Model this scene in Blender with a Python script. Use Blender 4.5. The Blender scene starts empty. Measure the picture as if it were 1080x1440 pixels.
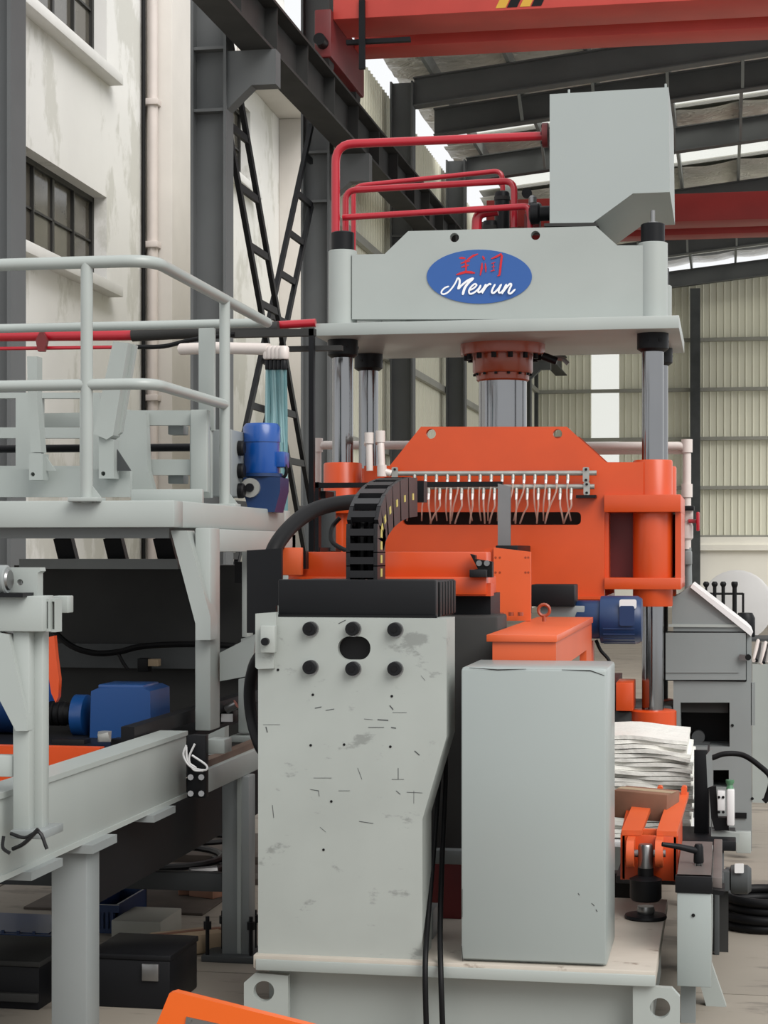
import bpy, bmesh, math, random
from mathutils import Vector, Matrix
from mathutils.geometry import tessellate_polygon
random.seed(7)
scene = bpy.context.scene
COL = scene.collection
# ------------------------------------------------------------------ camera, world, light, exposure
F, CX, HY, H = 2600.0, 540.0, 775.0, 1.6          # focal length (px), image centre, horizon row, eye height
A = math.radians(10.46); CA, SA = math.cos(A), math.sin(A)
cam_d = bpy.data.cameras.new('camera'); cam = bpy.data.objects.new('camera', cam_d); COL.objects.link(cam)
cam_d.sensor_width = 36.0; cam_d.lens = F/1440*36.0; cam_d.shift_y = (HY-720)/1440.0
cam_d.clip_start = 0.1; cam_d.clip_end = 300
cam.location = (0, 0, H); cam.rotation_euler = (math.pi/2, 0, A)
scene.camera = cam
world = bpy.data.worlds.new('overcast_sky'); scene.world = world; world.use_nodes = True
bg = world.node_tree.nodes['Background']; bg.inputs[0].default_value = (0.97, 0.985, 1.0, 1); bg.inputs[1].default_value = 0.72
sun_d = bpy.data.lights.new('soft_sun', 'SUN'); sun_d.energy = 2.0; sun_d.angle = math.radians(40); sun_d.color = (1, 0.97, 0.93)
sun = bpy.data.objects.new('soft_sun', sun_d); COL.objects.link(sun)
sun.rotation_euler = (math.radians(48), math.radians(8), math.radians(38))
scene.view_settings.view_transform = 'Standard'; scene.view_settings.look = 'None'
scene.view_settings.exposure = 0.47; scene.view_settings.gamma = 1.0; scene.view_settings.use_curve_mapping = False

# ------------------------------------------------------------------ picture measurements -> real coordinates
def ray(x):
    c = (x-CX)/F
    return -SA+c*CA, CA+c*SA
def px(x, Y): r = ray(x); return r[0]/r[1]*Y
def pz(x, y, Y): return H+(HY-y)/F*Y/ray(x)[1]
def pt(x, y, Y): return Vector((px(x, Y), Y, pz(x, y, Y)))
def yx(x, X): r = ray(x); return X*r[1]/r[0]
def ptx(x, y, X): Y = yx(x, X); return Vector((X, Y, pz(x, y, Y)))
def fl(x, y, z=0.0):
    d = (H-z)*F/(y-HY); r = ray(x)
    return Vector((r[0]*d, r[1]*d, z))
def poly(pts, Y): return [(px(x, Y), pz(x, y, Y)) for x, y in pts]

# ------------------------------------------------------------------ materials
def lin(c):
    c = c/255.0
    return c/12.92 if c <= 0.04045 else ((c+0.055)/1.055)**2.4
def rgb(t): return (lin(t[0]), lin(t[1]), lin(t[2]), 1)
MATS = {}
def mat(name, col, rough=0.5, metal=0.0, var=0.10, scale=2.5, bump=0.0, bscale=40.0, stain=None, coat=0.0, stretch=(1, 1, 1), K=0.72, spec=0.5):
    m = bpy.data.materials.new(name); m.use_nodes = True; nt = m.node_tree; N = nt.nodes; L = nt.links
    b = N['Principled BSDF']; b.inputs['Roughness'].default_value = rough; b.inputs['Metallic'].default_value = metal
    b.inputs['Specular IOR Level'].default_value = spec
    if coat: b.inputs['Coat Weight'].default_value = coat; b.inputs['Coat Roughness'].default_value = 0.15
    tc = N.new('ShaderNodeTexCoord'); mp = N.new('ShaderNodeMapping'); mp.inputs['Scale'].default_value = stretch
    L.new(tc.outputs['Object'], mp.inputs[0])
    nz = N.new('ShaderNodeTexNoise'); nz.inputs['Scale'].default_value = scale; nz.inputs['Detail'].default_value = 6
    L.new(mp.outputs[0], nz.inputs['Vector'])
    rp = N.new('ShaderNodeValToRGB'); c = [q*K for q in rgb(col)[:3]]
    rp.color_ramp.elements[0].position = 0.3; rp.color_ramp.elements[1].position = 0.7
    rp.color_ramp.elements[0].color = (c[0]*(1-var), c[1]*(1-var), c[2]*(1-var), 1)
    rp.color_ramp.elements[1].color = (min(1, c[0]*(1+var*.6)), min(1, c[1]*(1+var*.6)), min(1, c[2]*(1+var*.6)), 1)
    L.new(nz.outputs[0], rp.inputs[0]); out = rp.outputs[0]
    if stain:                                      # (colour, threshold, scale, strength, stretch)
        n2 = N.new('ShaderNodeTexNoise'); n2.inputs['Scale'].default_value = stain[2]; n2.inputs['Detail'].default_value = 8
        n2.inputs['Roughness'].default_value = 0.65
        mp2 = N.new('ShaderNodeMapping'); mp2.inputs['Scale'].default_value = stain[4] if len(stain) > 4 else (1, 1, 1)
        L.new(tc.outputs['Object'], mp2.inputs[0]); L.new(mp2.outputs[0], n2.inputs['Vector'])
        r2 = N.new('ShaderNodeValToRGB'); r2.color_ramp.elements[0].position = stain[1]; r2.color_ramp.elements[1].position = min(1, stain[1]+0.06)
        r2.color_ramp.elements[0].color = (0, 0, 0, 1); r2.color_ramp.elements[1].color = (stain[3],)*3+(1,)
        L.new(n2.outputs[0], r2.inputs[0])
        mx = N.new('ShaderNodeMix'); mx.data_type = 'RGBA'
        L.new(r2.outputs[0], mx.inputs[0]); L.new(out, mx.inputs[6]); mx.inputs[7].default_value = [q*K for q in rgb(stain[0])[:3]]+[1]; out = mx.outputs[2]
    L.new(out, b.inputs['Base Color'])
    if bump:
        n3 = N.new('ShaderNodeTexNoise'); n3.inputs['Scale'].default_value = bscale; n3.inputs['Detail'].default_value = 4
        L.new(mp.outputs[0], n3.inputs['Vector'])
        bp = N.new('ShaderNodeBump'); bp.inputs['Strength'].default_value = bump; bp.inputs['Distance'].default_value = 0.02
        L.new(n3.outputs[0], bp.inputs['Height']); L.new(bp.outputs[0], b.inputs['Normal'])
    MATS[name] = m
    return m
GREY = mat('machine_grey_paint', (182, 189, 185), 0.42, var=0.07, scale=2, coat=0.15)
GREYW = mat('worn_grey_paint', (183, 189, 184), 0.5, var=0.08, scale=3, stain=((96, 98, 96), 0.59, 6, 0.45, (1.0, 1.0, 2.0)))
GREYC = mat('cabinet_grey_paint', (172, 181, 179), 0.4, var=0.04, scale=1.5, coat=0.2, stain=((95, 98, 98), 0.735, 16, 0.8))
TANKG = mat('tank_grey_paint', (180, 188, 186), 0.45, var=0.03, scale=1.5)
MIDG = mat('mid_grey_paint', (150, 156, 156), 0.42, var=0.08, coat=0.1)
DKG = mat('dark_steel_grey', (84, 87, 88), 0.55, var=0.2, scale=3, spec=0.2)
COLG = mat('column_grey_paint', (100, 103, 104), 0.6, var=0.15, scale=1.2)
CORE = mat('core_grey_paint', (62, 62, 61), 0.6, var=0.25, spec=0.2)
ORA = mat('orange_paint', (230, 84, 28), 0.36, var=0.10, scale=3, coat=0.08, stain=((176, 62, 30), 0.66, 6, 0.5))
ORB = mat('bright_orange_paint', (246, 108, 56), 0.4, var=0.07, coat=0.08)
ORV = mat('vivid_orange_paint', (255, 108, 10), 0.4, var=0.05, coat=0.3)
BRN = mat('red_brown_paint', (176, 74, 38), 0.35, var=0.15, coat=0.3)
RED = mat('red_pipe_paint', (196, 22, 44), 0.3, var=0.08, coat=0.4)
CRED = mat('crane_red_paint', (228, 84, 74), 0.5, var=0.12, scale=1.5)
CREDD = mat('far_crane_red_paint', (176, 50, 48), 0.5, var=0.12, scale=1.5)
BLK = mat('black_rubber', (20, 20, 22), 0.5, var=0.3, spec=0.2)
BLKM = mat('black_metal', (25, 26, 29), 0.45, var=0.25, spec=0.2)
BLKP = mat('black_plastic', (38, 38, 40), 0.35, var=0.2, spec=0.2)
CHR = mat('chrome_rod', (160, 161, 163), 0.14, 1.0, var=0.06)
STL = mat('bare_steel', (165, 165, 165), 0.32, 0.9, var=0.15)
GLV = mat('galvanised_pipe', (190, 190, 184), 0.4, 0.5, var=0.15, scale=14)
BLUE = mat('blue_motor_paint', (12, 84, 170), 0.33, var=0.10, coat=0.3)
BLUG = mat('gearbox_blue_paint', (16, 72, 134), 0.38, var=0.10, coat=0.2)
BLUD = mat('dark_blue_paint', (20, 54, 102), 0.4, var=0.15)
PVC = mat('white_pvc', (222, 212, 206), 0.35, var=0.06, K=0.86)
WALLM = mat('white_plaster', (229, 228, 225), 0.9, var=0.06, scale=0.5, bump=0.15, bscale=6, stain=((190, 189, 180), 0.53, 0.8, 0.6, (1, 1, 0.6)), K=1.0)
PILM = mat('pinkish_plaster', (208, 203, 197), 0.9, var=0.08, scale=0.8, bump=0.1, bscale=6, K=1.0)
SILLM = mat('sill_plaster', (222, 221, 218), 0.85, var=0.05, K=1.0)
WFRM = mat('dark_window_frame', (46, 45, 43), 0.5, var=0.2)
GLSM = mat('dusty_window_glass', (96, 92, 84), 0.12, var=0.25, scale=1.4, K=0.86)
CORM = mat('cream_corrugated_sheet', (226, 225, 206), 0.55, var=0.06, scale=0.4, K=1.0)
MASM = mat('cream_masonry', (238, 235, 224), 0.85, var=0.06, scale=0.6, K=1.0)
GIRM = mat('girt_grey', (160, 160, 150), 0.5, var=0.1, K=0.86)
FLRM = mat('concrete_floor', (152, 144, 132), 0.75, var=0.14, scale=0.9, bump=0.06, bscale=9, stain=((104, 97, 90), 0.55, 1.8, 0.55, (1, 3, 1)), K=0.86)
JNTM = mat('floor_joint', (70, 66, 60), 0.9)
SHTM = mat('white_woven_sheet', (226, 226, 220), 0.6, var=0.06, scale=12, bump=0.3, bscale=30, K=1.0)
CARD = mat('brown_cardboard', (146, 104, 82), 0.8, var=0.18, scale=9)
OLDT = mat('old_dark_timber', (84, 74, 66), 0.8, var=0.25, scale=6)
CARL = mat('light_cardboard', (186, 164, 134), 0.8, var=0.15, scale=9)
TABM = mat('table_steel_plate', (196, 188, 176), 0.4, 0.1, var=0.12, scale=4, stain=((120, 104, 90), 0.6, 7, 0.7, (1, 2.2, 1)), K=0.86)
TEAL = mat('pale_teal_hose', (150, 190, 194), 0.25, var=0.15, coat=0.3)
BLUEB = mat('logo_blue', (46, 98, 174), 0.35, var=0.01)
LOGR = mat('logo_red', (222, 26, 36), 0.4, var=0.01)
LOGW = mat('logo_white', (246, 247, 250), 0.4, var=0.01, K=0.86)
YEL = mat('yellow_marking', (240, 186, 60), 0.45, var=0.06)
YELD = mat('pale_yellow_dot', (222, 206, 110), 0.45, var=0.05)
WHT = mat('white_plastic', (232, 232, 232), 0.4, var=0.04, K=0.86)
GRN = mat('green_button_plastic', (96, 148, 112), 0.3, var=0.05)
DRED = mat('dark_red_paint', (120, 34, 36), 0.5, var=0.2)
RUST = mat('rusty_beam_steel', (128, 106, 92), 0.6, 0.2, var=0.25, scale=6)
INS = bpy.data.materials.new('silver_foil_insulation'); INS.use_nodes = True
def _ins():
    nt = INS.node_tree; N = nt.nodes; L = nt.links; b = N['Principled BSDF']
    b.inputs['Base Color'].default_value = rgb((240, 238, 232)); b.inputs['Metallic'].default_value = 0.4; b.inputs['Roughness'].default_value = 0.28
    tc = N.new('ShaderNodeTexCoord'); mp = N.new('ShaderNodeMapping'); mp.inputs['Scale'].default_value = (1.0, 2.2, 1)
    L.new(tc.outputs['Object'], mp.inputs[0])
    n = N.new('ShaderNodeTexNoise'); n.inputs['Scale'].default_value = 3.2; n.inputs['Detail'].default_value = 5; n.inputs['Distortion'].default_value = 1.5
    L.new(mp.outputs[0], n.inputs['Vector'])
    bp = N.new('ShaderNodeBump'); bp.inputs['Strength'].default_value = 0.9; bp.inputs['Distance'].default_value = 0.12
    L.new(n.outputs[0], bp.inputs['Height']); L.new(bp.outputs[0], b.inputs['Normal'])
_ins()
def sheer(name, col, tfac):
    m = bpy.data.materials.new(name); m.use_nodes = True; nt = m.node_tree; N = nt.nodes; L = nt.links
    N.remove(N['Principled BSDF']); o = N['Material Output']
    t = N.new('ShaderNodeBsdfTranslucent'); t.inputs[0].default_value = rgb(col)
    p = N.new('ShaderNodeBsdfTransparent'); p.inputs[0].default_value = rgb(col)
    g = N.new('ShaderNodeBsdfDiffuse'); g.inputs[0].default_value = rgb(col)
    m0 = N.new('ShaderNodeMixShader'); m0.inputs[0].default_value = 0.4; L.new(t.outputs[0], m0.inputs[1]); L.new(g.outputs[0], m0.inputs[2])
    m1 = N.new('ShaderNodeMixShader'); m1.inputs[0].default_value = tfac
    nz = N.new('ShaderNodeTexNoise'); nz.inputs['Scale'].default_value = 3.0
    L.new(m0.outputs[0], m1.inputs[1]); L.new(p.outputs[0], m1.inputs[2]); L.new(m1.outputs[0], o.inputs[0])
    return m
SKYL = sheer('translucent_rooflight', (250, 250, 246), 0.85)
CLR = sheer('clear_plastic_tube', (244, 232, 224), 0.5)
TEALC = sheer('clear_teal_tube', (170, 206, 210), 0.35)

# ------------------------------------------------------------------ mesh building
class B:
    def __init__(s, M=None): s.bm = bmesh.new(); s.M = M
    def v(s, p): return s.bm.verts.new(s.M @ Vector(p) if s.M else Vector(p))
    def f(s, vs):
        try: s.bm.faces.new(vs)
        except ValueError: pass
    def box(s, x0, x1, y0, y1, z0, z1, bev=0.0):
        vs = [s.v((x, y, z)) for x in (x0, x1) for y in (y0, y1) for z in (z0, z1)]
        fs = []
        for q in ((0, 1, 3, 2), (4, 6, 7, 5), (0, 4, 5, 1), (2, 3, 7, 6), (0, 2, 6, 4), (1, 5, 7, 3)):
            fs.append(s.bm.faces.new([vs[i] for i in q]))
        if bev:
            es = set(e for fc in fs for e in fc.edges)
            bmesh.ops.bevel(s.bm, geom=list(es), offset=bev, segments=2, affect='EDGES', profile=0.5)
        return s
    def pbox(s, x0, x1, ya, yb, Y, depth, bev=0.0):       # box measured on its front face
        xm = (x0+x1)/2
        return s.box(px(x0, Y), px(x1, Y), Y, Y+depth, pz(xm, yb, Y), pz(xm, ya, Y), bev)
    def prism(s, pts, axis, lo, hi, holes=()):
        loops = [list(pts)]+[list(h) for h in holes]
        def mk(p, t):
            return s.v({'x': (t, p[0], p[1]), 'y': (p[0], t, p[1]), 'z': (p[0], p[1], t)}[axis])
        tris = tessellate_polygon([[Vector((p[0], p[1], 0)) for p in l] for l in loops])
        flat = [p for l in loops for p in l]
        a = [mk(p, lo) for p in flat]; b = [mk(p, hi) for p in flat]
        for t in tris: s.f([a[i] for i in t]); s.f([b[i] for i in t][::-1])
        k = 0
        for l in loops:
            n = len(l)
            for i in range(n): s.f([a[k+i], a[k+(i+1) % n], b[k+(i+1) % n], b[k+i]])
            k += n
        return s
    def pprism(s, pts, Y, depth, holes=()): return s.prism(poly(pts, Y), 'y', Y, Y+depth, [poly(h, Y) for h in holes])
    def cyl(s, p0, p1, r, n=16, r2=None): return s.tube([p0, p1], r, n, r2)
    def tube(s, pts, r, n=10, r2=None, closed=False):
        pts = [Vector(p) for p in pts]; rings = []; up = None; m = len(pts)
        for i, p in enumerate(pts):
            if closed: t = pts[(i+1) % m]-pts[i-1]
            else: t = pts[min(i+1, m-1)]-pts[max(i-1, 0)]
            if t.length < 1e-9: t = Vector((0, 0, 1))
            t.normalize()
            if up is None:
                up = t.cross(Vector((0, 0, 1)))
                if up.length < 1e-3: up = t.cross(Vector((1, 0, 0)))
                up.normalize()
            else:
                up = up-t*up.dot(t); up.normalize()
            w = t.cross(up); rr = r if r2 is None else r+(r2-r)*i/(m-1)
            rings.append([s.v(p+(up*math.cos(6.28318530718*k/n)+w*math.sin(6.28318530718*k/n))*rr) for k in range(n)])
        for i in range(m if closed else m-1):
            a, b = rings[i], rings[(i+1) % m]
            for k in range(n): s.f([a[k], a[(k+1) % n], b[(k+1) % n], b[k]])
        if not closed: s.f(rings[0][::-1]); s.f(rings[-1])
        return s
    def lathe(s, prof, c, axis='z', n=24):               # prof: (radius, height)
        c = Vector(c); rings = []
        for r, h in prof:
            ring = []
            for k in range(n):
                u, w = r*math.cos(2*math.pi*k/n), r*math.sin(2*math.pi*k/n)
                ring.append(s.v(c+Vector({'z': (u, w, h), 'x': (h, u, w), 'y': (u, h, w)}[axis])))
            rings.append(ring)
        for a, b in zip(rings, rings[1:]):
            for k in range(n): s.f([a[k], a[(k+1) % n], b[(k+1) % n], b[k]])
        s.f(rings[0][::-1]); s.f(rings[-1])
        return s
    def bar(s, p0, p1, w, d, up=(0, 0, 1)):             # rectangular bar between two points
        p0, p1 = Vector(p0), Vector(p1); t = (p1-p0).normalized(); u = Vector(up)
        a = t.cross(u)
        if a.length < 1e-4: a = t.cross(Vector((0, 1, 0)))
        a.normalize(); b = a.cross(t)
        q = [[s.v(p+a*i*w/2+b*j*d/2) for i, j in ((-1, -1), (1, -1), (1, 1), (-1, 1))] for p in (p0, p1)]
        for k in range(4): s.f([q[0][k], q[0][(k+1) % 4], q[1][(k+1) % 4], q[1][k]])
        s.f(q[0][::-1]); s.f(q[1])
        return s
    def ribbon(s, pts, w, Y, th):                        # flat stroke lying in a plane of constant Y, measured points
        P = [Vector((px(x, Y), 0, pz(x, y, Y))) for x, y in pts]; m = len(P); sc = w*Y/F/2
        fr, bk = [], []
        for i, p in enumerate(P):
            t = P[min(i+1, m-1)]-P[max(i-1, 0)]; t.normalize(); nrm = Vector((-t.z, 0, t.x))
            k = 0.45 if i in (0, m-1) else 1.0
            for lst, yy in ((fr, Y-th-i*3e-5), (bk, Y)):
                lst.append([s.v((p.x+nrm.x*sc*k*g, yy, p.z+nrm.z*sc*k*g)) for g in (1, -1)])
        for i in range(m-1):
            s.f([fr[i][0], fr[i+1][0], fr[i+1][1], fr[i][1]])
            for g in (0, 1): s.f([fr[i][g], fr[i+1][g], bk[i+1][g], bk[i][g]])
        return s
def circ(x, y, r, n=20, ry=None):
    ry = ry or r
    return [(x+r*math.cos(2*math.pi*k/n), y+ry*math.sin(2*math.pi*k/n)) for k in range(n)]
def rrect(x0, x1, y0, y1, r, n=5):
    out = []
    for cx, cy, a in ((x1-r, y1-r, 0), (x0+r, y1-r, 90), (x0+r, y0+r, 180), (x1-r, y0+r, 270)):
        for k in range(n+1):
            t = math.radians(a+90*k/n); out.append((cx+r*math.cos(t), cy+r*math.sin(t)))
    return out
def fillet(pts, r, n=6):
    pts = [Vector(p) for p in pts]; out = [pts[0]]
    for a, b, c in zip(pts, pts[1:], pts[2:]):
        u, w = (a-b), (c-b); k = min(r, u.length*.45, w.length*.45); u.normalize(); w.normalize()
        p, q = b+u*k, b+w*k
        for i in range(n+1):
            t = i/n; out.append(p*(1-t)**2+b*2*t*(1-t)+q*t*t)
    out.append(pts[-1]); return out
def smooth(pts, n=8):
    P = [Vector(p) for p in pts]; P = [P[0]*2-P[1]]+P+[P[-1]*2-P[-2]]; out = []
    for i in range(1, len(P)-2):
        for k in range(n):
            t = k/n; a, b, c, d = P[i-1], P[i], P[i+1], P[i+2]
            out.append(((b*2)+(c-a)*t+(a*2-b*5+c*4-d)*t*t+(b*3-a-c*3+d)*t**3)*0.5)
    out.append(P[-2]); return out
ORG = {}
def link(name, me, m, parent=None):
    o = bpy.data.objects.new(name, me); COL.objects.link(o)
    if m and not me.materials: me.materials.append(m)
    if parent: o.parent = parent; ORG[o.name] = ORG[parent.name]
    else: ORG[o.name] = Vector((0, 0, 0))
    return o
def mesh(name, b, org, ang=0.7):
    bmesh.ops.recalc_face_normals(b.bm, faces=b.bm.faces[:])
    me = bpy.data.meshes.new(name); b.bm.to_mesh(me); b.bm.free()
    if org.length: me.transform(Matrix.Translation(-org))
    me.polygons.foreach_set('use_smooth', [True]*len(me.polygons)); me.set_sharp_from_angle(angle=ang)
    return me
def part(name, b, m, parent, label=None):
    o = link(name, mesh(name, b, ORG[parent.name]), m, parent)
    if label: o['label'] = label
    return o
def tag(o, label, cat, group=None, kind=None):
    o['label'] = label; o['category'] = cat
    if group: o['group'] = group
    if kind: o['kind'] = kind
    return o
def T(name, label, cat, at, group=None):
    o = bpy.data.objects.new(name, None); COL.objects.link(o); o.location = at; o.empty_display_size = 0.1
    ORG[o.name] = Vector(at)
    return tag(o, label, cat, group)
def S(name, b, m, label, cat, group=None, kind=None):
    vs = [v.co for v in b.bm.verts]
    org = Vector(((min(v.x for v in vs)+max(v.x for v in vs))/2, (min(v.y for v in vs)+max(v.y for v in vs))/2, min(v.z for v in vs)))
    me = mesh(name, b, org); o = bpy.data.objects.new(name, me); COL.objects.link(o); me.materials.append(m)
    o.location = org; ORG[o.name] = org
    return tag(o, label, cat, group, kind)
def struct(name, b, m, label=None, cat=None):
    o = link(name, mesh(name, b, Vector((0, 0, 0))), m) if b else None
    o['kind'] = 'structure'
    if label: o['label'] = label
    if cat: o['category'] = cat
    return o
def inst(name, me, parent, loc=(0, 0, 0), scl=(1, 1, 1), rz=0.0):
    o = bpy.data.objects.new(name, me); COL.objects.link(o); o.parent = parent
    o.location = loc; o.scale = scl; o.rotation_euler = (0, 0, rz)
    ORG[o.name] = ORG[parent.name]
    return o
# ================================================================== THE SETTING
# ---- floor: concrete slabs with open joints
fo = struct('floor', B().box(-15.4, 12.6, -5, 57, -0.2, -0.015), JNTM, 'beige concrete factory floor with joints', 'floor')
sl = B().box(0, 3.988, 0, 4.988, -0.015, 0.0); slm = mesh('slab', sl, Vector((0, 0, 0))); slm.materials.append(FLRM)
for i in range(7):
    for j in range(12):
        inst('slab', slm, fo, (-15.4+4*i, -3.2+5*j, 0))
# ---- plastered building along the left side (its own slight angle to the hall)
aw = math.atan((930-540)/F)-A
dW = Vector((math.sin(aw), math.cos(aw), 0)); nW = Vector((dW.y, -dW.x, 0))
W0 = Vector((-9.2, yx(41, -9.2), 0))
MW = Matrix(((nW.x, dW.x, 0, W0.x), (nW.y, dW.y, 0, W0.y), (0, 0, 1, 0), (0, 0, 0, 1)))
def wu(x, off=0.0):
    r = ray(x); p = W0+nW*off
    return -(p.x*r[1]-p.y*r[0])/(dW.x*r[1]-dW.y*r[0])
def wz(x, y, off=0.0):
    p = W0+nW*off+dW*wu(x, off); return H+(HY-y)/F*(p.y*CA-p.x*SA)
zA = wz(100, 60); zB0, zB1 = wz(100, 378), wz(100, 246); zA1 = zA+1.9
uw0, uw1 = wu(150)-4.6, wu(150)
uc0, uc1 = wu(352)-3.2, wu(352)
zC0, zC1 = wz(345, 262), wz(345, 150)
uE = wu(400)
wl = B(MW).prism([(-14, 0), (uE, 0), (uE, 14), (-14, 14)], 'x', -0.35, 0,
    [[(uw0, zA), (uw1, zA), (uw1, zA1), (uw0, zA1)], [(uw0, zB0), (uw1, zB0), (uw1, zB1), (uw0, zB1)], [(uc0, zC0), (uc1, zC0), (uc1, zC1), (uc0, zC1)]])
wall_l = struct('wall_left', wl, WALLM, 'stained white plaster wall of the building on the left', 'wall')
u0, u1 = wu(205), wu(262)
part('pilaster', B(MW).box(0, 0.45, u0, u1, 0, 14, 0.02), PILM, wall_l)
part('pier', B(MW).box(0, 1.0, wu(392), wu(392)+1.9, 0, 11.2, 0.02), PILM, wall_l)
part('canopy', B(MW).box(0, 1.05, wu(333), wu(392)+1.9, 11.2, 11.75, 0.02), PILM, wall_l)
part('downpipe', B(MW).tube([(0.14, wu(203), 0.1), (0.14, wu(203), 13.8)], 0.09, 10), PVC, wall_l)
part('cable_conduit', B(MW).tube([(0.05, wu(197.5), 0.1), (0.05, wu(197.5), 13.8)], 0.035, 8), BLK, wall_l)
for yy in (145, 345, 560):
    part('pipe_bracket', B(MW).box(0, 0.26, wu(203)-0.13, wu(203)+0.13, wz(203, yy)-0.05, wz(203, yy)+0.05, 0.01), PVC, wall_l)
for yy, hh in ((103, .5), (162, .2), (203, .35), (360, .6), (395, .5)):
    z = wz(266, yy); part('wall_box', B(MW).box(0.0, 0.5, u1+0.1, u1+0.5, z-hh/2, z+hh/2, 0.02), DKG, wall_l)
def window(n, ua, ub, za, zb, cols, rows, label):
    w = struct('window_%d' % n, B(MW).box(-0.30, -0.22, ua, ub, za, za+0.08), WFRM, label, 'window')
    part('frame', B(MW).box(-0.30, -0.2, ua, ub, zb-0.08, zb).box(-0.30, -0.2, ua, ua+0.08, za, zb).box(-0.30, -0.2, ub-0.08, ub, za, zb), WFRM, w)
    cw = (ub-ua-0.16)/cols; rh = (zb-za-0.16)/rows
    for i in range(1, cols): part('mullion', B(MW).box(-0.30, -0.2 if i % 2 == 0 else -0.22, ua+0.08+cw*i-(.045 if i % 2 else .018), ua+0.08+cw*i+(.045 if i % 2 else .018), za+.08, zb-.08), WFRM, w)
    for j in range(1, rows): part('glazing_bar', B(MW).box(-0.29, -0.22, ua+.08, ub-.08, za+0.08+rh*j-0.016, za+0.08+rh*j+0.016), WFRM, w)
    for i in range(cols):
        for j in range(rows):
            part('pane', B(MW).box(-0.27, -0.255, ua+0.08+cw*i, ua+0.08+cw*(i+1), za+0.08+rh*j, za+0.08+rh*(j+1)), GLSM, w)
    part('sill', B(MW).box(-0.2, 0.22, ua-0.3, ub+0.15, za-0.16, za, 0.01), SILLM, w)
    part('backing', B(MW).box(-0.40, -0.36, ua-.2, ub+.2, za-.2, zb+.2), CORE, w)
window(1, uw0, uw1, zA, zA1, 5, 2, 'upper dark-framed window in the left plaster wall')
window(2, uw0, uw1, zB0, zB1, 5, 2, 'lower dark-framed window with a white sill in the left wall')
window(3, uc0, uc1, zC0, zC1, 4, 2, 'narrow window seen behind the lattice bracing')
# ---- roof: rafters, purlins, foil insulation and rooflights
RX0, RX1 = -5.3, 6.0
def rz(X, base=9.22): return base+0.105*(X+4.9)
ce = struct('ceiling', B().prism([(RX0, rz(RX0, 9.42)), (RX1, rz(RX1, 9.42)), (RX1, rz(RX1, 9.46)), (RX0, rz(RX0, 9.46))], 'y', 20.0, 20.3), DKG,
            'steel roof with silver foil insulation and bright rooflight strips', 'ceiling')
SK = [(26.2, 27.2), (34.0, 35.0), (38.5, 40.2), (45.2, 46.2), (51.7, 52.4)]
ys = [20.0]+[v for s in SK for v in s]+[53.6]
for k in range(0, len(ys), 2):
    a, b = ys[k], ys[k+1]
    g = B(); nx = 58; ny = max(3, int((b-a)/0.24)); G = []
    for i in range(nx+1):                                # foil sags between the purlins and is crinkled
        X = RX0+(RX1-RX0)*i/nx; ph = ((X+4.6)/1.22) % 1.0; sag = -0.06*math.sin(math.pi*ph)
        G.append([g.v((X, a+(b-a)*j/ny, rz(X, 9.44)+sag+(random.uniform(-.028, .028) if 0 < j < ny else 0))) for j in range(ny+1)])
    for i in range(nx):
        for j in range(ny): g.f([G[i][j], G[i+1][j], G[i+1][j+1], G[i][j+1]])
    part('insulation_panel', g, INS, ce)
    part('roof_sheet', B().prism([(RX0, rz(RX0, 9.52)), (RX1, rz(RX1, 9.52)), (RX1, rz(RX1, 9.54)), (RX0, rz(RX0, 9.54))], 'y', a, b), GIRM, ce)
for a, b in SK:
    part('skylight_panel', B().prism([(RX0+.6, rz(RX0+.6, 9.46)), (RX1, rz(RX1, 9.46)), (RX1, rz(RX1, 9.465)), (RX0+.6, rz(RX0+.6, 9.465))], 'y', a, b), SKYL, ce)
for Y in (29.2, 31.3, 35.3, 41.3, 47.4, 53.0):
    b = B()
    def strip(h0, h1, w): b.prism([(-4.9, rz(-4.9, h0)), (RX1, rz(RX1, h0)), (RX1, rz(RX1, h1)), (-4.9, rz(-4.9, h1))], 'y', Y-w/2, Y+w/2)
    strip(8.70, 8.72, .25); strip(8.72, 9.14, .016); strip(9.14, 9.16, .25)
    part('rafter', b, COLG, ce)
for i in range(9):
    X = -4.6+1.22*i
    part('purlin', B().box(X-.03, X+.03, 20.0, 53.5, rz(X, 9.17), rz(X, 9.40)), MIDG, ce)
    for Y in (31.3, 35.3, 47.4):
        if i: part('flange_brace', B().bar((X, Y-.1, rz(X, 8.74)), (X, Y-.9, rz(X, 9.2)), .05, .05), MIDG, ce)
# ---- corrugated back wall and far side wall
def corr(name, w=0.80, ribs=4):
    b = B(); d = 0.022; p = w/ribs; prof = []
    for k in range(ribs): prof += [(k*p, 0), (k*p+p*.72, 0), (k*p+p*.8, -d), (k*p+p*.92, -d)]
    prof.append((w, 0))
    pol = prof+[(x, y+0.006) for x, y in prof[::-1]]
    b.prism(pol, 'z', 0, 1)
    me = mesh(name, b, Vector((0, 0, 0))); me.materials.append(CORM); return me
CP = corr('cladding_panel'); YB = 53.5
wb = struct('wall_back', B().box(-5.4, 6.2, YB-0.25, YB+0.1, 0, 2.0), MASM, 'cream corrugated back wall above a low masonry wall', 'wall')
part('coping', B().box(-5.4, 6.2, YB-0.38, YB-.25, 1.62, 1.78), MASM, wb)
xs0, xs1 = px(828, YB), px(873, YB)
x = -5.4; n = 0
while x < 6.0:
    x1 = x+0.8
    if not (x < xs0-0.2 < x1 and False):
        hgt = rz(x, 9.15)-2.0
        if abs(x+.4-(xs0+xs1)/2) > 0.42: inst('cladding_panel', CP, wb, (x, YB, 2.0), (1, 1, hgt))
        else:
            part('rooflight_panel', B().box(x, x1, YB, YB+.01, 2.0, 2.0+hgt), SKYL, wb)
    x += 0.8
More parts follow.
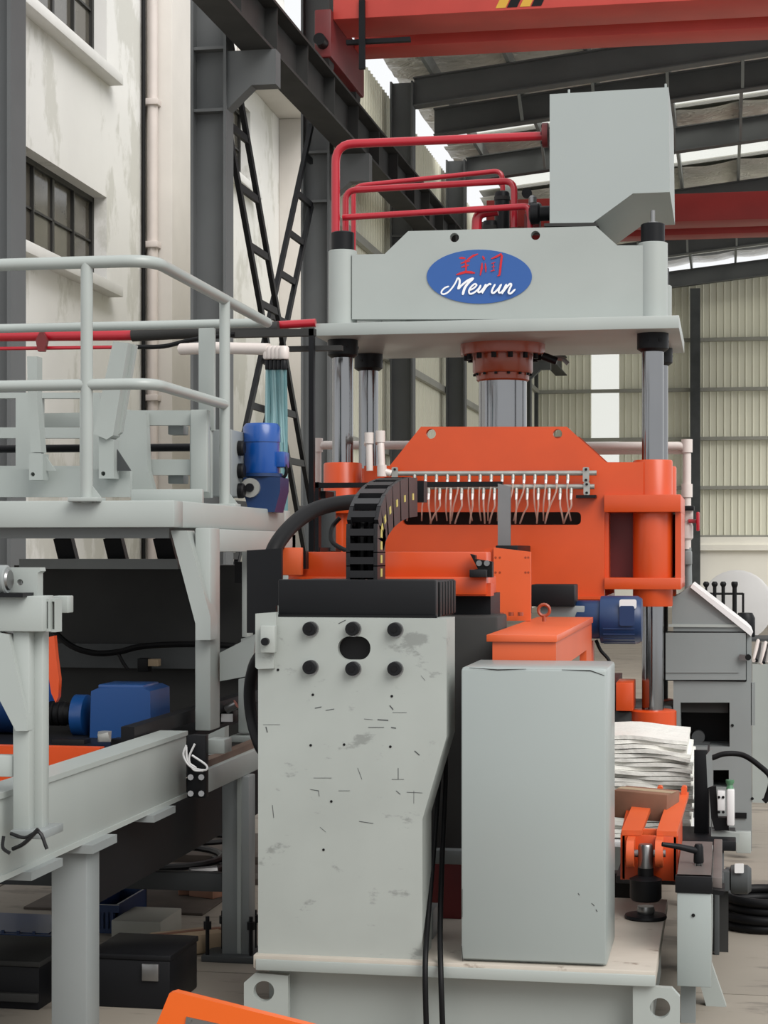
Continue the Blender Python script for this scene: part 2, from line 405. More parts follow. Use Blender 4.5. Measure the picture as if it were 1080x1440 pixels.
for y in (478, 548, 617, 686, 755):
    z = pz(1020, y, YB); part('girt', B().box(-5.3, 6.1, YB-0.2, YB-.04, z-.05, z+.05), GIRM, wb)
for x in (978, 752):
    X = px(x, YB); part('wall_post', B().box(X-.14, X+.14, YB-.55, YB-.3, 0, rz(X, 8.6)), DKG, wb)
ws = struct('wall_side', B().box(-5.5, -5.35, 24.2, YB, 0, 1.6), MASM, 'cream corrugated side wall beyond the press', 'wall')
y = 24.2
while y < YB-.5:
    inst('cladding_panel', CP, ws, (-5.4, y, 1.6), (1, 1, 7.4), math.pi/2); y += 0.8
for z in (3.2, 4.7, 6.2, 7.7): part('girt', B().box(-5.36, -5.28, 24.2, YB, z-.06, z+.06), GIRM, ws)
# ---- steel columns with corbels
def column(Y, label, w=0.37):
    X1 = -4.9; X0 = X1-w; f = 0.28
    t = T('steel_column', label, 'column', ((X0+X1)/2, Y, 0), 'steel columns of the hall')
    part('flange', B().box(X0, X0+.03, Y-f/2, Y+f/2, 0, 9.1), COLG, t)
    part('flange', B().box(X1-.03, X1, Y-f/2, Y+f/2, 0, 9.1), COLG, t)
    part('web', B().box(X0+.03, X1-.03, Y-.012, Y+.012, 0, 9.1), COLG, t)
    for z in (6.0, 6.62): part('stiffener', B().box(X0+.03, X1-.03, Y-f/2+.01, Y+f/2-.01, z, z+.03), COLG, t)
    part('corbel', B().prism([(X1, 6.02), (X1+.25, 6.25), (X1+.5, 6.25), (X1+.5, 6.6), (X1, 6.6)], 'y', Y-.1, Y+.1), COLG, t)
for Y, l in ((12.35, 'dark grey steel column at the left edge of the photo'), (18.0, 'tall dark steel column left of the lattice bracing'),
             (22.9, 'dark steel column behind the left end of the crown'), (29.2, 'steel column behind the press, third from left bracing'),
             (35.2, 'far steel column seen just left of the press cylinder'), (41.3, 'fourth steel column back, partly behind the press cylinder'),
             (47.4, 'far steel column near the hall corner behind the ram')): column(Y, l, 0.5 if Y == 12.35 else 0.37)
# ---- lattice cross bracing between columns
def brace(label, X, s):
    t = T('lattice_brace', label, 'brace', (X, 20.5, 0.9), 'lattice cross bracing')
    Ya, Yb = 18.2, 22.70; k = 1.24                      # falls k metres per metre along the hall
    def zed(Y, off): return 6.95-k*((Y-Ya) if s > 0 else (Yb-Y))+off
    for off, (p, q) in ((0, (Ya, Yb)), (-1.0, (Ya, Yb))):
        part('chord', B().bar((X, p, zed(p, off)), (X, q, zed(q, off)), .05, .075), BLKM, t)
    for i in range(12):
        z = 6.5-0.55*i
        y0 = Ya+(6.95-z)/k if s > 0 else Yb-(6.95-z)/k
        y1 = y0-s*1.0/k
        y0, y1 = min(max(y0, Ya), Yb), min(max(y1, Ya), Yb)
        if abs(y1-y0) > .2: part('batten', B().bar((X, y0, z), (X, y1, z), .04, .075), BLKM, t)
brace('lattice brace falling rightward from the tall column', -4.98, 1)
brace('lattice brace falling leftward from behind the press', -5.12, -1)
# ---- crane runway and two overhead cranes
t = T('crane_runway_beam', 'dark steel crane runway beam along the left columns', 'beam', (-4.6, 12.5, 6.6))
part('web', B().box(-4.61, -4.59, 12.5, 52.8, 6.63, 7.10), CORE, t)
part('flange', B().box(-4.76, -4.44, 12.5, 52.8, 6.60, 6.63), CORE, t)
part('flange', B().box(-4.76, -4.44, 12.5, 52.8, 7.10, 7.13), CORE, t)
part('rail', B().box(-4.64, -4.56, 12.5, 52.8, 7.13, 7.22), DRED, t)
for i in range(14): part('stiffener', B().box(-4.74, -4.46, 14+1.4*i, 14.02+1.4*i, 6.63, 7.10), CORE, t)
def crane(label, m, y0, y1, y2, y3, zb, zt, zt2, stripes):
    t = T('overhead_crane', label, 'crane', (-4.6, y0, 7.22))
    part('girder', B().box(-4.5, 6.6, y0, y1, zb, zt, .01), m, t)
    part('girder', B().box(-4.5, 6.6, y2, y3, zb, zt2, .01), m, t)
    part('end_carriage', B().box(-4.70, -4.50, y0-.1, y3+.1, 7.34, zb+.10, .02), DRED, t)
    for y in (y0+.1, y3-.1): part('wheel', B().lathe([(.1, -.06), (.16, -.06), (.16, .06), (.1, .06)], (-4.6, y, 7.38), 'x'), CORE, t)
    part('buffer', B().cyl((-4.6, y0-.3, 7.5), (-4.6, y0-.1, 7.5), .07), BLK, t)
    part('conductor_arm', B().bar((-4.36, y0+.1, 7.55), (-3.6, y0+.1, 7.55), .07, .05), BLKM, t)
    part('conductor_arm', B().bar((-4.15, y0-.02, 7.2), (-4.15, y0-.02, 8.0), .07, .05), BLKM, t)
    if stripes:
        for i, x in enumerate((697, 713, 731, 747)):
            z = zb
            X = px(x, y0); w = .115
            part('hazard_stripe', B().prism([(X, z+.03), (X+w, z+.03), (X+w+.16, z+.36), (X+.16, z+.36)], 'y', y0-.006, y0-.001), (YEL, BLKM)[i % 2], t)
    return t
crane('red overhead crane with hazard stripes across the top of the photo', CRED, 21.1, 21.9, 22.35, 22.9, 7.80, 9.0, 8.35, True)
crane('smaller far red overhead crane seen right of the grey tank', CREDD, 35.2, 36.0, 36.7, 37.3, 7.80, 8.32, 8.2, False)
# ================================================================== THE HYDRAULIC PRESS
YF, YK = 9.72, 10.45                                    # front and rear column rows
XL, XR = px(482, YF), px(918, YF)
pr = T('hydraulic_press', 'tall four-column press with orange slide and grey crown bearing a blue logo', 'press', ((XL+XR)/2, 10.1, 0))
zc0, zc1 = pz(700, 467, 9.5), pz(700, 449, 9.5)         # crown base plate
cr = part('crown', B().box(px(442, 9.5), px(955, 9.5), 9.5, 10.70, zc0, zc1, .004), GREY, pr)
fp = [(495, 449), (495, 358), (541, 357), (574, 325), (838, 318), (868, 345), (905, 345), (905, 449)]
part('crown_front_plate', B().pprism(fp, 9.66, 0.06, [circ(639, 334, 6.5), circ(753, 331, 6.5)]), GREY, cr)
Yb = 10.52
o = [(px(x, 9.66), pz(x, y, 9.66)) for x, y in fp]
part('crown_back_plate', B().prism(o, 'y', Yb-.06, Yb), GREY, cr)
for X, x in ((XL, 482), (XR, 918)):
    for Y in (YF, YK):
        zt = pz(x, 353 if x < 700 else 342, YF) - (0.0 if Y == YF else .12)
        part('column_boss', B().lathe([(.077, zc1), (.077, zt-.004), (.072, zt)], (X, Y, 0), 'z', 28), GREY, cr)
        part('column_nut', B().lathe([(.052, zt), (.062, zt+.004), (.062, zt+.095), (.055, zt+.10)], (X, Y, 0), 'z', 28), BLKM, cr)
        zb = zc0
        co = part('column', B().cyl((X, Y, 0.6), (X, Y, zt+.02), .0565, 32), CHR, pr)
        part('collar', B().lathe([(.062, zb-.095), (.068, zb-.09), (.075, zb-.085), (.082, zb-.08), (.082, zb)], (X, Y, 0), 'z', 28), BLKM, co)
        for a in (-110, -60, 20): part('collar_screw', B().cyl((X+.080*math.cos(math.radians(a)), Y+.080*math.sin(math.radians(a)), zb-.04), (X+.085*math.cos(math.radians(a)), Y+.085*math.sin(math.radians(a)), zb-.04), .009, 8), BLK, co)
for x in (560, 640, 760, 830): part('crown_rib', B().box(px(x, 9.66), px(x, 9.66)+.03, 9.72, Yb-.06, zc1, pz(700, 345, 9.66)), GREY, cr)
# blue oval logo with red characters and white script
part('logo_oval', B().pprism(circ(674, 389, 74, 56, 38), 9.655, 0.006), BLUEB, cr, 'blue oval logo on the crown plate')
def lg(x, y): return (560+x/4.5, 330+y/4.5)
b = B(); nst = 0
for st, w in (([(385, 148), (402, 147), (425, 150)], 3.2), ([(428, 170), (450, 150), (475, 133), (505, 122)], 3.0), ([(395, 182), (425, 172), (455, 166)], 2.6),
           ([(398, 207), (425, 198), (448, 192)], 2.6), ([(424, 160), (430, 200), (428, 240)], 2.8), ([(368, 254), (395, 245), (425, 236), (460, 238), (486, 243)], 3.4),
           ([(534, 135), (541, 148), (546, 160)], 3.0), ([(531, 178), (528, 215), (519, 258)], 3.2), ([(551, 180), (554, 210), (555, 238)], 2.4),
           ([(588, 153), (620, 140), (652, 122), (656, 135), (650, 180), (644, 235), (640, 256), (628, 262)], 3.0), ([(590, 182), (614, 174)], 2.2), ([(592, 205), (612, 200)], 2.2),
           ([(585, 231), (612, 224)], 2.6), ([(603, 176), (603, 228)], 2.2)):
    b.ribbon([lg(*p) for p in st], w, 9.6548-.0004*nst, .0006); nst += 1
part('logo_characters', b, LOGR, cr, 'two red brush characters on the blue oval')
b = B(); nst = 0
for st, w in (([(322, 326), (296, 336), (276, 356), (275, 372), (292, 376), (318, 362), (345, 332), (366, 298), (376, 272)], 2.0),
              ([(376, 272), (388, 285), (388, 310), (380, 342), (400, 322), (440, 290), (478, 274)], 2.6), ([(478, 274), (444, 305), (420, 340), (408, 382)], 3.2),
              ([(450, 352), (476, 340), (496, 320), (484, 312), (462, 330), (448, 354), (454, 374), (478, 368), (506, 345), (524, 318)], 2.2),
              ([(524, 322), (508, 350), (508, 364), (522, 360), (540, 340), (556, 312)], 2.4), ([(556, 312), (548, 336), (530, 370), (556, 330), (578, 312), (588, 318)], 2.4),
              ([(614, 312), (598, 342), (592, 364), (606, 368), (632, 344), (654, 312)], 2.4), ([(654, 312), (640, 342), (636, 364), (650, 366), (668, 346)], 2.2),
              ([(686, 312), (670, 342), (656, 372), (680, 340), (706, 312), (716, 318), (704, 346), (698, 366), (712, 372), (742, 344)], 2.4)):
    b.ribbon([tuple(lg(*p)) for p in [(q.x, q.y) for q in smooth([(p[0], p[1], 0) for p in st], 4)]], w*1.15, 9.6546-.0012*nst, .0006); nst += 1
part('logo_script', b, LOGW, cr, 'white script lettering reading Meirun')
# cylinder and ram
Yr = 10.1; Xr = px(707, Yr); g = lambda y: pz(707, y, Yr)
cy = part('cylinder_flange', B().lathe([(.23, g(500)), (.232, g(498)), (.232, zc0)], (Xr, Yr, 0), 'z', 40), BRN, pr)
part('gland', B().lathe([(.158, g(526)), (.165, g(523)), (.165, g(500)+.002)], (Xr, Yr, 0), 'z', 40), BRN, cy)
part('gland_ring', B().lathe([(.136, g(537)), (.145, g(535)), (.145, g(526)+.002)], (Xr, Yr, 0), 'z', 40), BRN, cy)
for k in range(14):
    a = 2*math.pi*k/14+.1; x, y = Xr+.200*math.cos(a), Yr+.200*math.sin(a)
    part('flange_bolt', B().cyl((x, y, g(500)-.028), (x, y, g(500)), .015, 6), BLK, cy)
    x, y = Xr+.155*math.cos(a), Yr+.155*math.sin(a)
    part('gland_bolt', B().cyl((x, y, g(526)-.012), (x, y, g(526)), .009, 6), BLKM, cy)
part('ram', B().cyl((Xr, Yr, g(640)), (Xr, Yr, g(537)+.01), .132, 48), CHR, pr)
part('oil_port', B().cyl((Xr+.22, Yr-.02, g(502)), (Xr+.30, Yr-.02, g(510)), .022, 12), BLKM, cy)
part('port_elbow', B().tube(fillet([(Xr+.27, Yr-.02, g(506)), (Xr+.33, Yr-.02, g(506)), (Xr+.36, Yr-.02, g(514))], .03), .012, 8), STL, cy)
# orange slide
zs = lambda y: pz(700, y, 9.62)
sp = [(448, 706), (512, 700), (512, 655), (548, 655), (592, 600), (797, 600), (852, 650), (905, 650), (905, 700), (850, 722), (850, 850), (448, 860)]
sd = part('slide', B().pprism(sp, 9.62, 0.05, [circ(606, 610, 7), circ(784, 610, 6.5), rrect(566, 817, 720, 738, 6)]), ORA, pr)
o = poly(sp, 9.62); part('slide_back_plate', B().prism(o, 'y', 10.48, 10.53), ORA, sd)
part('slide_bottom', B().box(px(448, 9.62), px(850, 9.62), 9.64, 10.5, zs(850), zs(838)), ORA, sd)
part('slot_lining', B().box(px(560, 9.7), px(825, 9.7), 9.86, 9.87, zs(745), zs(712)), CORE, sd)
part('ram_block', B().box(Xr-.2, Xr+.2, 9.9, 10.3, zs(700), zs(612)), ORA, sd)
for X, sgn in ((XL, -1), (XR, 1)):
    for Y in (YF, YK):
        part('guide_bush', B().lathe([(.100, zs(852)), (.103, zs(850)), (.103, zs(650)), (.098, zs(648))], (X, Y, 0), 'z', 32), ORA, sd)
    xo = X+sgn*.147
    xi = px(850, 9.62) if sgn > 0 else px(512, 9.62)
    for ya, yb, pr_ in ((697, 721, .04), (812, 828, .02)):
        part('slide_rib', B().box(min(xo, xi), max(xo, xi), 9.62-pr_, 10.55, zs(yb), zs(ya), .003), ORA, sd)
    part('side_plate', B().box(xo-sgn*.03 if sgn > 0 else xo, xo if sgn > 0 else xo+.03, 9.66, 10.5, zs(812), zs(721)), ORA, sd)
    part('inner_plate', B().box(xi-.02, xi+.02, 9.65, 10.5, zs(812), zs(721)), ORA, sd)
    part('cheek_plate', B().box(min(X, xi), max(X, xi), 9.80, 9.83, zs(812), zs(721)), DRED, sd)  # dark red puts the shadow of the recess into the plate colour
part('slide_ledge', B().box(px(560, 9.58), px(845, 9.58), 9.585, 9.62, zs(842), zs(838)), ORA, sd)
# base
bs = part('base', B().box(XL-.18, XR+.09, 9.66, 10.55, 0.0, pz(918, 1003, 9.6), .01), DKG, pr)  # dark grey in place of orange, to cut orange bounce light
for X in (XL, XR):
    for Y in (YF, YK):
        zt = pz(918, 998, YF); part('base_bush', B().lathe([(.122 if Y == YF else .088, .02), (.122 if Y == YF else .088, zt-.005), (.115 if Y == YF else .08, zt)], (X, Y, 0), 'z', 28), ORA, bs)
part('lower_bolster', B().box(XL+.2, XR-.2, 9.72, 10.5, pz(700, 1003, 9.6), pz(700, 960, 9.6)), DRED, bs)
part('table_block', B().pbox(866, 890, 960, 1000, 9.55, .3, .005), ORA, bs)
# left grey panel and black sensor frame standing in front of the slide
t = T('sensor_frame', 'black flat bar frame with steel leg in front of the orange slide', 'frame', (px(580, 9.1), 9.1, pz(580, 775, 9.1)))
part('cross_bar', B().pbox(443, 706, 678, 685, 9.08, .06), BLKM, t)
part('leg', B().pprism([(700, 680), (718, 684), (718, 772), (700, 772)], 9.07, .02), STL, t)
part('leg', B().pbox(443, 448, 678, 775, 9.08, .06), BLKM, t)
part('foot', B().pbox(697, 728, 767, 776, 9.02, .60, .003), BLKM, t)
part('stay', B().pbox(443, 450, 770, 776, 9.10, .52), BLKM, t)
part('shutter', B().pbox(446, 471, 690, 775, 9.35, .03, .003), DKG, t)
part('shutter_arm', B().box(px(446, 9.08), px(446, 9.08)+.03, 9.14, 9.36, pz(446, 700, 9.08), pz(446, 690, 9.08)), BLKM, t)
# nozzle manifolds on the slide
def manifold(label, y, x0, x1, xs, yn, up):
    Y = 9.56; t = T('spray_manifold', label, 'pipe', pt((x0+x1)/2, y, Y), 'galvanised manifolds on the slide')
    part('pipe', B().cyl(pt(x0, y, Y), pt(x1, y-(x1-x0)*.003, Y), .0135, 14), GLV, t)
    for x in xs:
        nz = part('nozzle', B().cyl(pt(x, y+2, Y-.005), pt(x, y+9, Y-.02), .009, 10), GLV, t)
        part('nozzle_tip', B().cyl(pt(x, y+8, Y-.018), pt(x-.5, y+yn, Y-.03), .0075, 8, .006), WHT, nz)
    return t
xs1 = [583+15.4*i for i in range(15)]; xs2 = [603+15.4*i for i in range(14)]
m1 = manifold('upper galvanised nozzle pipe clamped across the orange slide', 666, 543, 839, xs1, 14, 1)
m2 = manifold('lower galvanised nozzle pipe with clear hoses on the orange slide', 685, 594, 836, xs2, 18, 0)
for x, ya, yb, p in ((555, 657, 679, m1), (824, 657, 678, m1), (825, 678, 696, m2)):
    c = part('clamp_plate', B().pprism(rrect(x-4.5, x+4.5, ya, yb, 2), 9.54, .006), GLV, p)
    for yy in (ya+3, yb-3): part('clamp_bolt', B().cyl(pt(x, yy, 9.54), pt(x, yy, 9.532), .007, 8), BLKM, c)
part('bracket', B().pbox(810, 838, 696, 700, 9.54, .08), BLKM, m2)
for i, x in enumerate(xs1):
    q = x+random.uniform(-18, 6)
    part('clear_hose', B().tube(smooth([pt(x, 680, 9.53), pt(x-1.5, 692, 9.52), pt((x+q)/2-2, 712, 9.54), pt(q, 732, 9.68)], 5), .0045, 6), CLR, m1)
for i, x in enumerate(xs2):
    q = x+random.uniform(-14, 5)
    part('clear_hose', B().tube(smooth([pt(x, 702, 9.53), pt(x, 712, 9.52), pt((x+q)/2, 722, 9.56), pt(q, 736, 9.68)], 5), .0045, 6), CLR, m2)
# grey head tank on the crown
tk = [(773, 134), (940, 124), (942, 270), (890, 272), (834, 313), (773, 314)]
t = T('head_tank', 'light grey box-shaped oil tank standing on the press crown', 'tank', pt(800, 314, 9.72))
part('body', B().pprism(tk, 9.70, 0.98), TANKG, t)
part('lid', B().prism([(px(x, 9.70)+dx, pz(x, y, 9.70)) for x, y, dx in ((773, 134, 0), (940, 124, 0), (940, 122.5, 0), (773, 132.5, 0))], 'y', 9.70, 10.68), TANKG, t)
part('base_skid', B().pprism([(765, 314), (838, 313), (842, 318), (765, 318)], 9.70, .7), CORE, t)
part('pipe_flange', B().lathe([(.065, -.03), (.065, .0)], pt(771, 190, 9.80), 'x', 20), DRED, t)
for a in range(6):
    p = pt(771, 190, 9.80)+Vector((-.035, .05*math.cos(a*1.047), .05*math.sin(a*1.047))); part('flange_bolt', B().cyl(p, p+Vector((.02, 0, 0)), .009, 6), BLK, t)
part('outlet', B().lathe([(.03, -.11), (.055, -.10), (.055, -.06), (.04, -.05), (.04, 0)], pt(773, 300, 9.85), 'x', 18), BLKM, t)
for x in (800, 936): part('lifting_lug', B().cyl(pt(x, 131 if x < 900 else 123, 9.72), pt(x, 126 if x < 900 else 118, 9.72), .006, 8), TANKG, t)
t = T('column_rod', 'thin steel rod linking right column nut to tank underside', 'rod', pt(918, 316, YF))
part('rod', B().cyl(pt(918, 318, YF), pt(918, 296, YF), .012, 10), STL, t); part('rod_base', B().lathe([(.03, 0), (.03, .012)], pt(918, 316, YF), 'z', 16), STL, t)
# red hydraulic pipes on the crown
def pipe(label, pts, r, rr=.09, m=None, cat='pipe', name='hydraulic_pipe', grp='red hydraulic pipes on the crown'):
    return S(name, B().tube(fillet(pts, rr), r, 12), m or RED, label, cat, grp)
pipe('thickest red pipe, from the tank side down to the left nut', [pt(769, 191, 9.80), pt(472, 203, 9.80), pt(472, 353, 9.80)], .024, .10)
pipe('thin upper red pipe with bend right of centre over the crown', [pt(497, 440, 10.3), pt(497, 262, 10.3), pt(706, 240, 10.3), pt(707, 268, 10.3)], .0145, .06)
pipe('middle red pipe turning down beside the black canister', [pt(486, 334, 10.0), pt(486, 268, 10.0), pt(723, 254, 10.0), pt(723, 320, 10.0)], .0185, .06)
pipe('lower red pipe crossing just above the crown plate', [pt(482, 306, 9.9), pt(742, 290, 9.9), pt(746, 304, 9.9), pt(746, 322, 9.9)], .0175, .05)
pipe('fat short red elbow rising behind the crown plate', [pt(670, 326, 9.95), pt(671, 300, 9.95), pt(700, 296, 9.95)], .028, .09)
for x, yt, w, l in ((706, 270, 11, 'black cylindrical accumulator behind the red pipes'), (690, 311, 12, 'small black valve block beside the red elbow')):
    t = T('accumulator', l, 'valve', pt(x, 446, 10.15)); r = w*.0038
    part('body', B().lathe([(r, 0), (r, pz(x, yt, 10.15)-pz(x, 446, 10.15)-.01), (r*.85, pz(x, yt, 10.15)-pz(x, 446, 10.15))], pt(x, 446, 10.15), 'z', 20), BLKM, t)
    part('cap', B().lathe([(r*1.06, 0), (r*1.06, .02)], pt(x, yt+12, 10.15), 'z', 20), CORE, t)
t = T('valve_block', 'steel and black valve manifold left of the tank', 'valve', pt(748, 326, 10.05))
part('block', B().pbox(737, 758, 300, 326, 10.0, .12, .004), DRED, t)
for x, y in ((744, 292), (749, 280), (756, 290)): part('fitting', B().lathe([(.012, 0), (.022, .01), (.022, .04), (.012, .05)], pt(x, y+8, 10.02), 'z', 12), STL, t)
part('gauge', B().lathe([(.028, -.012), (.028, .012)], pt(741, 272, 10.1), 'y', 18), BLKM, t)
# ---- PVC water loop behind the press
def pvc(label, pts, r, name='pvc_pipe'):
    t = T(name, label, 'pipe', pts[0], 'white plastic pipes round the press')
    part('pipe', B().tube(fillet(pts, .05), r, 12), PVC, t)
    for p in pts[1:-1]: part('elbow', B().lathe([(r*1.35, -r*1.6), (r*1.35, r*1.6)], p, 'z', 14), PVC, t)
    return t
pvc('pale plastic pipe behind the right column dropping to a valve', [pt(790, 627, 10.9), pt(966, 627, 10.9), pt(966, 690, 10.9), pt(966, 772, 10.9)], .024)
pvc('second pale plastic pipe just under the right-hand loop', [pt(800, 635, 10.95), pt(962, 634, 10.95)], .020)
pvc('white plastic pipe running left behind the orange slide', [pt(650, 626, 10.9), pt(446, 626, 10.9), pt(446, 720, 10.9), pt(446, 1160, 10.9)], .026)
pvc('white plastic drop pipe with bend feeding the upper manifold', [pt(532, 622, 10.3), pt(535, 614, 9.55), pt(537, 662, 9.53), pt(550, 666, 9.54)], .019)
pvc('short white plastic pipe left of the manifold feed', [pt(516, 624, 10.3), pt(519, 616, 9.54), pt(520, 662, 9.54)], .018)
t = T('ball_valve', 'red-handled ball valve on the right plastic drop pipe', 'valve', pt(966, 745, 10.88))
part('body', B().lathe([(.026, -.10), (.036, -.09), (.036, -.02), (.028, 0), (.036, .02), (.036, .09), (.026, .1)], pt(966, 735, 10.9), 'z', 16), PVC, t)
part('handle', B().box(pt(979, 735, 10.85).x, pt(984, 735, 10.85).x, 10.82, 10.86, pz(979, 747, 10.85), pz(979, 720, 10.85), .006), RED, t)
part('stem', B().cyl(pt(968, 733, 10.86), pt(981, 733, 10.86), .012, 10), RED, t)
part('pipe_strap', B().pbox(954, 976, 711, 718, 10.83, .14, .004), BLKM, t)
t = T('grey_hose', 'grey flexible hose hanging below the right plastic pipe', 'hose', pt(940, 945, 10.6))
part('hose', B().tube(smooth([pt(967, 770, 10.9), pt(968, 830, 10.9), pt(966, 870, 10.88), pt(955, 915, 10.85), pt(934, 948, 10.82), pt(925, 962, 10.8)], 8), .022, 12), MIDG, t)
part('connector', B().pbox(963, 973, 775, 794, 10.86, .08, .006), MIDG, t)
part('hose_strand', B().tube(smooth([pt(962, 850, 10.95), pt(957, 890, 10.95), pt(935, 930, 10.92)], 8), .010, 8), MIDG, t)
# ================================================================== LEFT: RAISED PLATFORM, RAILING, CONVEYORS
YP = 6.8; XP = px(245, YP); YE = 8.6; zt, zb = pz(120, 704, YP), pz(120, 742, YP)
pl = T('raised_platform', 'grey steel platform on posts carrying the tubular railing', 'platform', (XP-.5, YP, 0))
part('front_beam', B().box(-4.2, XP, YP, YP+.12, zb, zt, .006), GREY, pl)
part('end_beam', B().box(XP-.12, XP, YP+.12, YE, zb, zt, .006), GREY, pl)
part('rear_beam', B().box(-4.2, XP, YE, YE+.12, zb, zt, .006), GREY, pl)
part('deck', B().box(-4.2, XP-.12, YP+.12, YE, zt-.02, zt-.005), GREY, pl)
part('under_rail', B().box(-4.2, px(238, 6.95), 6.95, 7.02, pz(120, 757, 6.95), zb), MIDG, pl)
Xp0, Xp1 = px(274, 6.95), px(296, 6.95)
po = part('post', B().box(Xp0, Xp1, 6.95, 7.09, .90, zb, .006), GREY, pl)
part('diagonal_brace', B().pprism([(240, 746), (263, 746), (296, 868), (296, 900), (275, 900), (275, 878)], 6.90, .10), GREY, pl)
part('side_rail', B().box(Xp1-.06, Xp1, 7.09, 8.4, pz(309, 776, 7.1), zb-.003, .004), GREY, pl)
part('post', B().box(Xp1-.07, Xp1, 8.33, 8.40, .85, zb-.01, .004), GREY, pl)
part('post', B().box(-4.0, -3.9, 6.95, 7.09, 0, zb, .004), GREY, pl)
part('post', B().box(-4.0, -3.9, 8.4, 8.5, 0, zb, .004), GREY, pl)
part('side_chute', B().prism([(px(309, 7.05), pz(309, 918, 7.05)), (px(360, 7.05), pz(345, 892, 7.05)), (px(352, 7.05), pz(345, 950, 7.05)), (px(309, 7.05), pz(309, 958, 7.05))], 'y', 7.05, 7.11), GREY, pl)
part('side_chute_back', B().prism([(px(330, 7.2), pz(330, 900, 7.2)), (px(360, 7.2), pz(345, 890, 7.2)), (px(358, 7.2), pz(345, 930, 7.2)), (px(330, 7.2), pz(330, 930, 7.2))], 'y', 7.3, 7.33), GREY, pl)
part('weld_plate', B().pprism([(288, 1035), (316, 1022), (316, 1060), (290, 1062)], 6.88, .06), GREY, pl)
# ---- railing
XC = px(215, YP); ztop, zmid = pz(120, 369, YP), pz(120, 541, YP); yr2 = yx(316, XC)
ra = T('guard_railing', 'grey tubular safety railing round the raised platform', 'railing', (XC, YP, zt))
part('top_rail', B().tube(fillet([(-4.2, YP, ztop), (XC, YP, ztop), (XC, YE, ztop-.02)], .12), .024, 14), GREY, ra)
part('mid_rail', B().tube(fillet([(-4.2, YP, zmid), (XC, YP, zmid), (XC, yr2, zmid)], .10), .022, 14), GREY, ra)
part('far_rail', B().cyl((-4.4, YE, pz(120, 459, YE)), (XC, YE, ztop-.02), .022, 14), GREY, ra)
def rpost(x, y):
    p = part('post', B().cyl((x, y, zt-.01), (x, y, ztop), .0235, 14), GREY, ra)
    part('foot_plate', B().box(x-.06, x+.06, y-.05, y+.05, zt-.005, zt+.012, .003), GREY, p)
    part('gusset', B().prism([(x+.02, zt+.01), (x+.06, zt+.01), (x+.02, zt+.06)], 'y', y-.004, y+.004), GREY, p)
rpost(px(122, YP), YP); rpost(XC, yr2); rpost(-3.6, YP)
# ---- side frame with arms on the platform
Yq = 7.75
fr = T('stacker_side_frame', 'grey plate frame with rectangular openings behind the railing', 'frame', pt(120, 690, Yq))
part('frame_plate', B().pprism([(-60, 552), (140, 552), (140, 570), (186, 577), (292, 577), (292, 692), (-60, 692)], Yq, .04,
     [[(58, 560), (112, 560), (112, 601), (58, 601)], [(58, 616), (112, 616), (112, 655), (58, 655)], [(-20, 560), (22, 560), (22, 601), (-20, 601)], [(-20, 616), (22, 616), (22, 655), (-20, 655)],
      [(207, 598), (267, 598), (267, 646), (207, 646)], [(207, 668), (267, 668), (267, 688), (207, 688)]]), GREY, fr)
part('gusset_plate', B().pprism([(160, 610), (172, 578), (205, 580), (208, 660), (216, 690), (180, 690)], Yq-.06, .05), GREY, fr)
part('inner_rail', B().pbox(62, 205, 580, 600, Yq+.15, .05), GREY, fr)
part('drive_shaft', B().cyl(pt(-60, 632, Yq+.25), pt(280, 629, Yq+.25), .018, 12), BLKM, fr)
part('end_upright', B().pbox(268, 291, 576, 692, Yq-.04, .04, .004), GREY, fr)
for y0, y1 in ((598, 611), (668, 680)): part('guide_block', B().pbox(236, 258, y0, y1, Yq+.06, .08, .004), MIDG, fr)
S('flat_upright', B().pbox(279, 301, 461, 606, 8.0, .03, .003).pbox(284, 297, 600, 700, 8.0, .03, .002), GREY, 'pale grey flat upright bar beside the right railing post', 'bar')
S('deck_side_plate', B().pprism([(-60, 660), (182, 660), (183, 664), (183, 699), (-60, 699)], 7.4, .03), GREY, 'low grey plate along the platform deck under the arms', 'plate')
S('deck_end_plate', B().pbox(184, 284, 688, 708, 7.2, .03, .003), GREY, 'short grey plate at the platform deck end near the corner', 'plate')
a1 = T('cradle_arm', 'wide bent grey arm leaning right above the platform', 'arm', pt(150, 673, 7.3), 'cradle arms on the platform')
part('upper_arm', B().pprism([(159, 480), (180, 482), (159, 612), (150, 618), (131, 610)], 7.30, .09), GREY, a1)
part('arm_flange', B().pprism([(180, 482), (191, 485), (170, 608), (159, 616)], 7.36, .03), GREY, a1)
part('lower_arm', B().pprism([(139, 612), (160, 618), (160, 673), (139, 673)], 7.32, .07, [circ(145, 666, 3.2, 12)]), GREY, a1)
part('arm_gusset', B().pprism([(160, 625), (184, 662), (160, 662)], 7.36, .01), DKG, a1)
a2 = T('cradle_arm', 'narrow upright grey arm with angled foot at the left', 'arm', pt(50, 675, 7.3), 'cradle arms on the platform')
part('upper_arm', B().pprism([(38, 501), (52, 501), (52, 560), (58, 636), (43, 636), (39, 560)], 7.30, .06), GREY, a2)
part('lower_arm', B().pprism([(41, 638), (60, 638), (60, 675), (41, 675)], 7.29, .07, [circ(46, 667, 3, 12)]), GREY, a2)
part('arm_gusset', B().pprism([(58, 632), (78, 662), (60, 662)], 7.33, .01), GREY, a2)
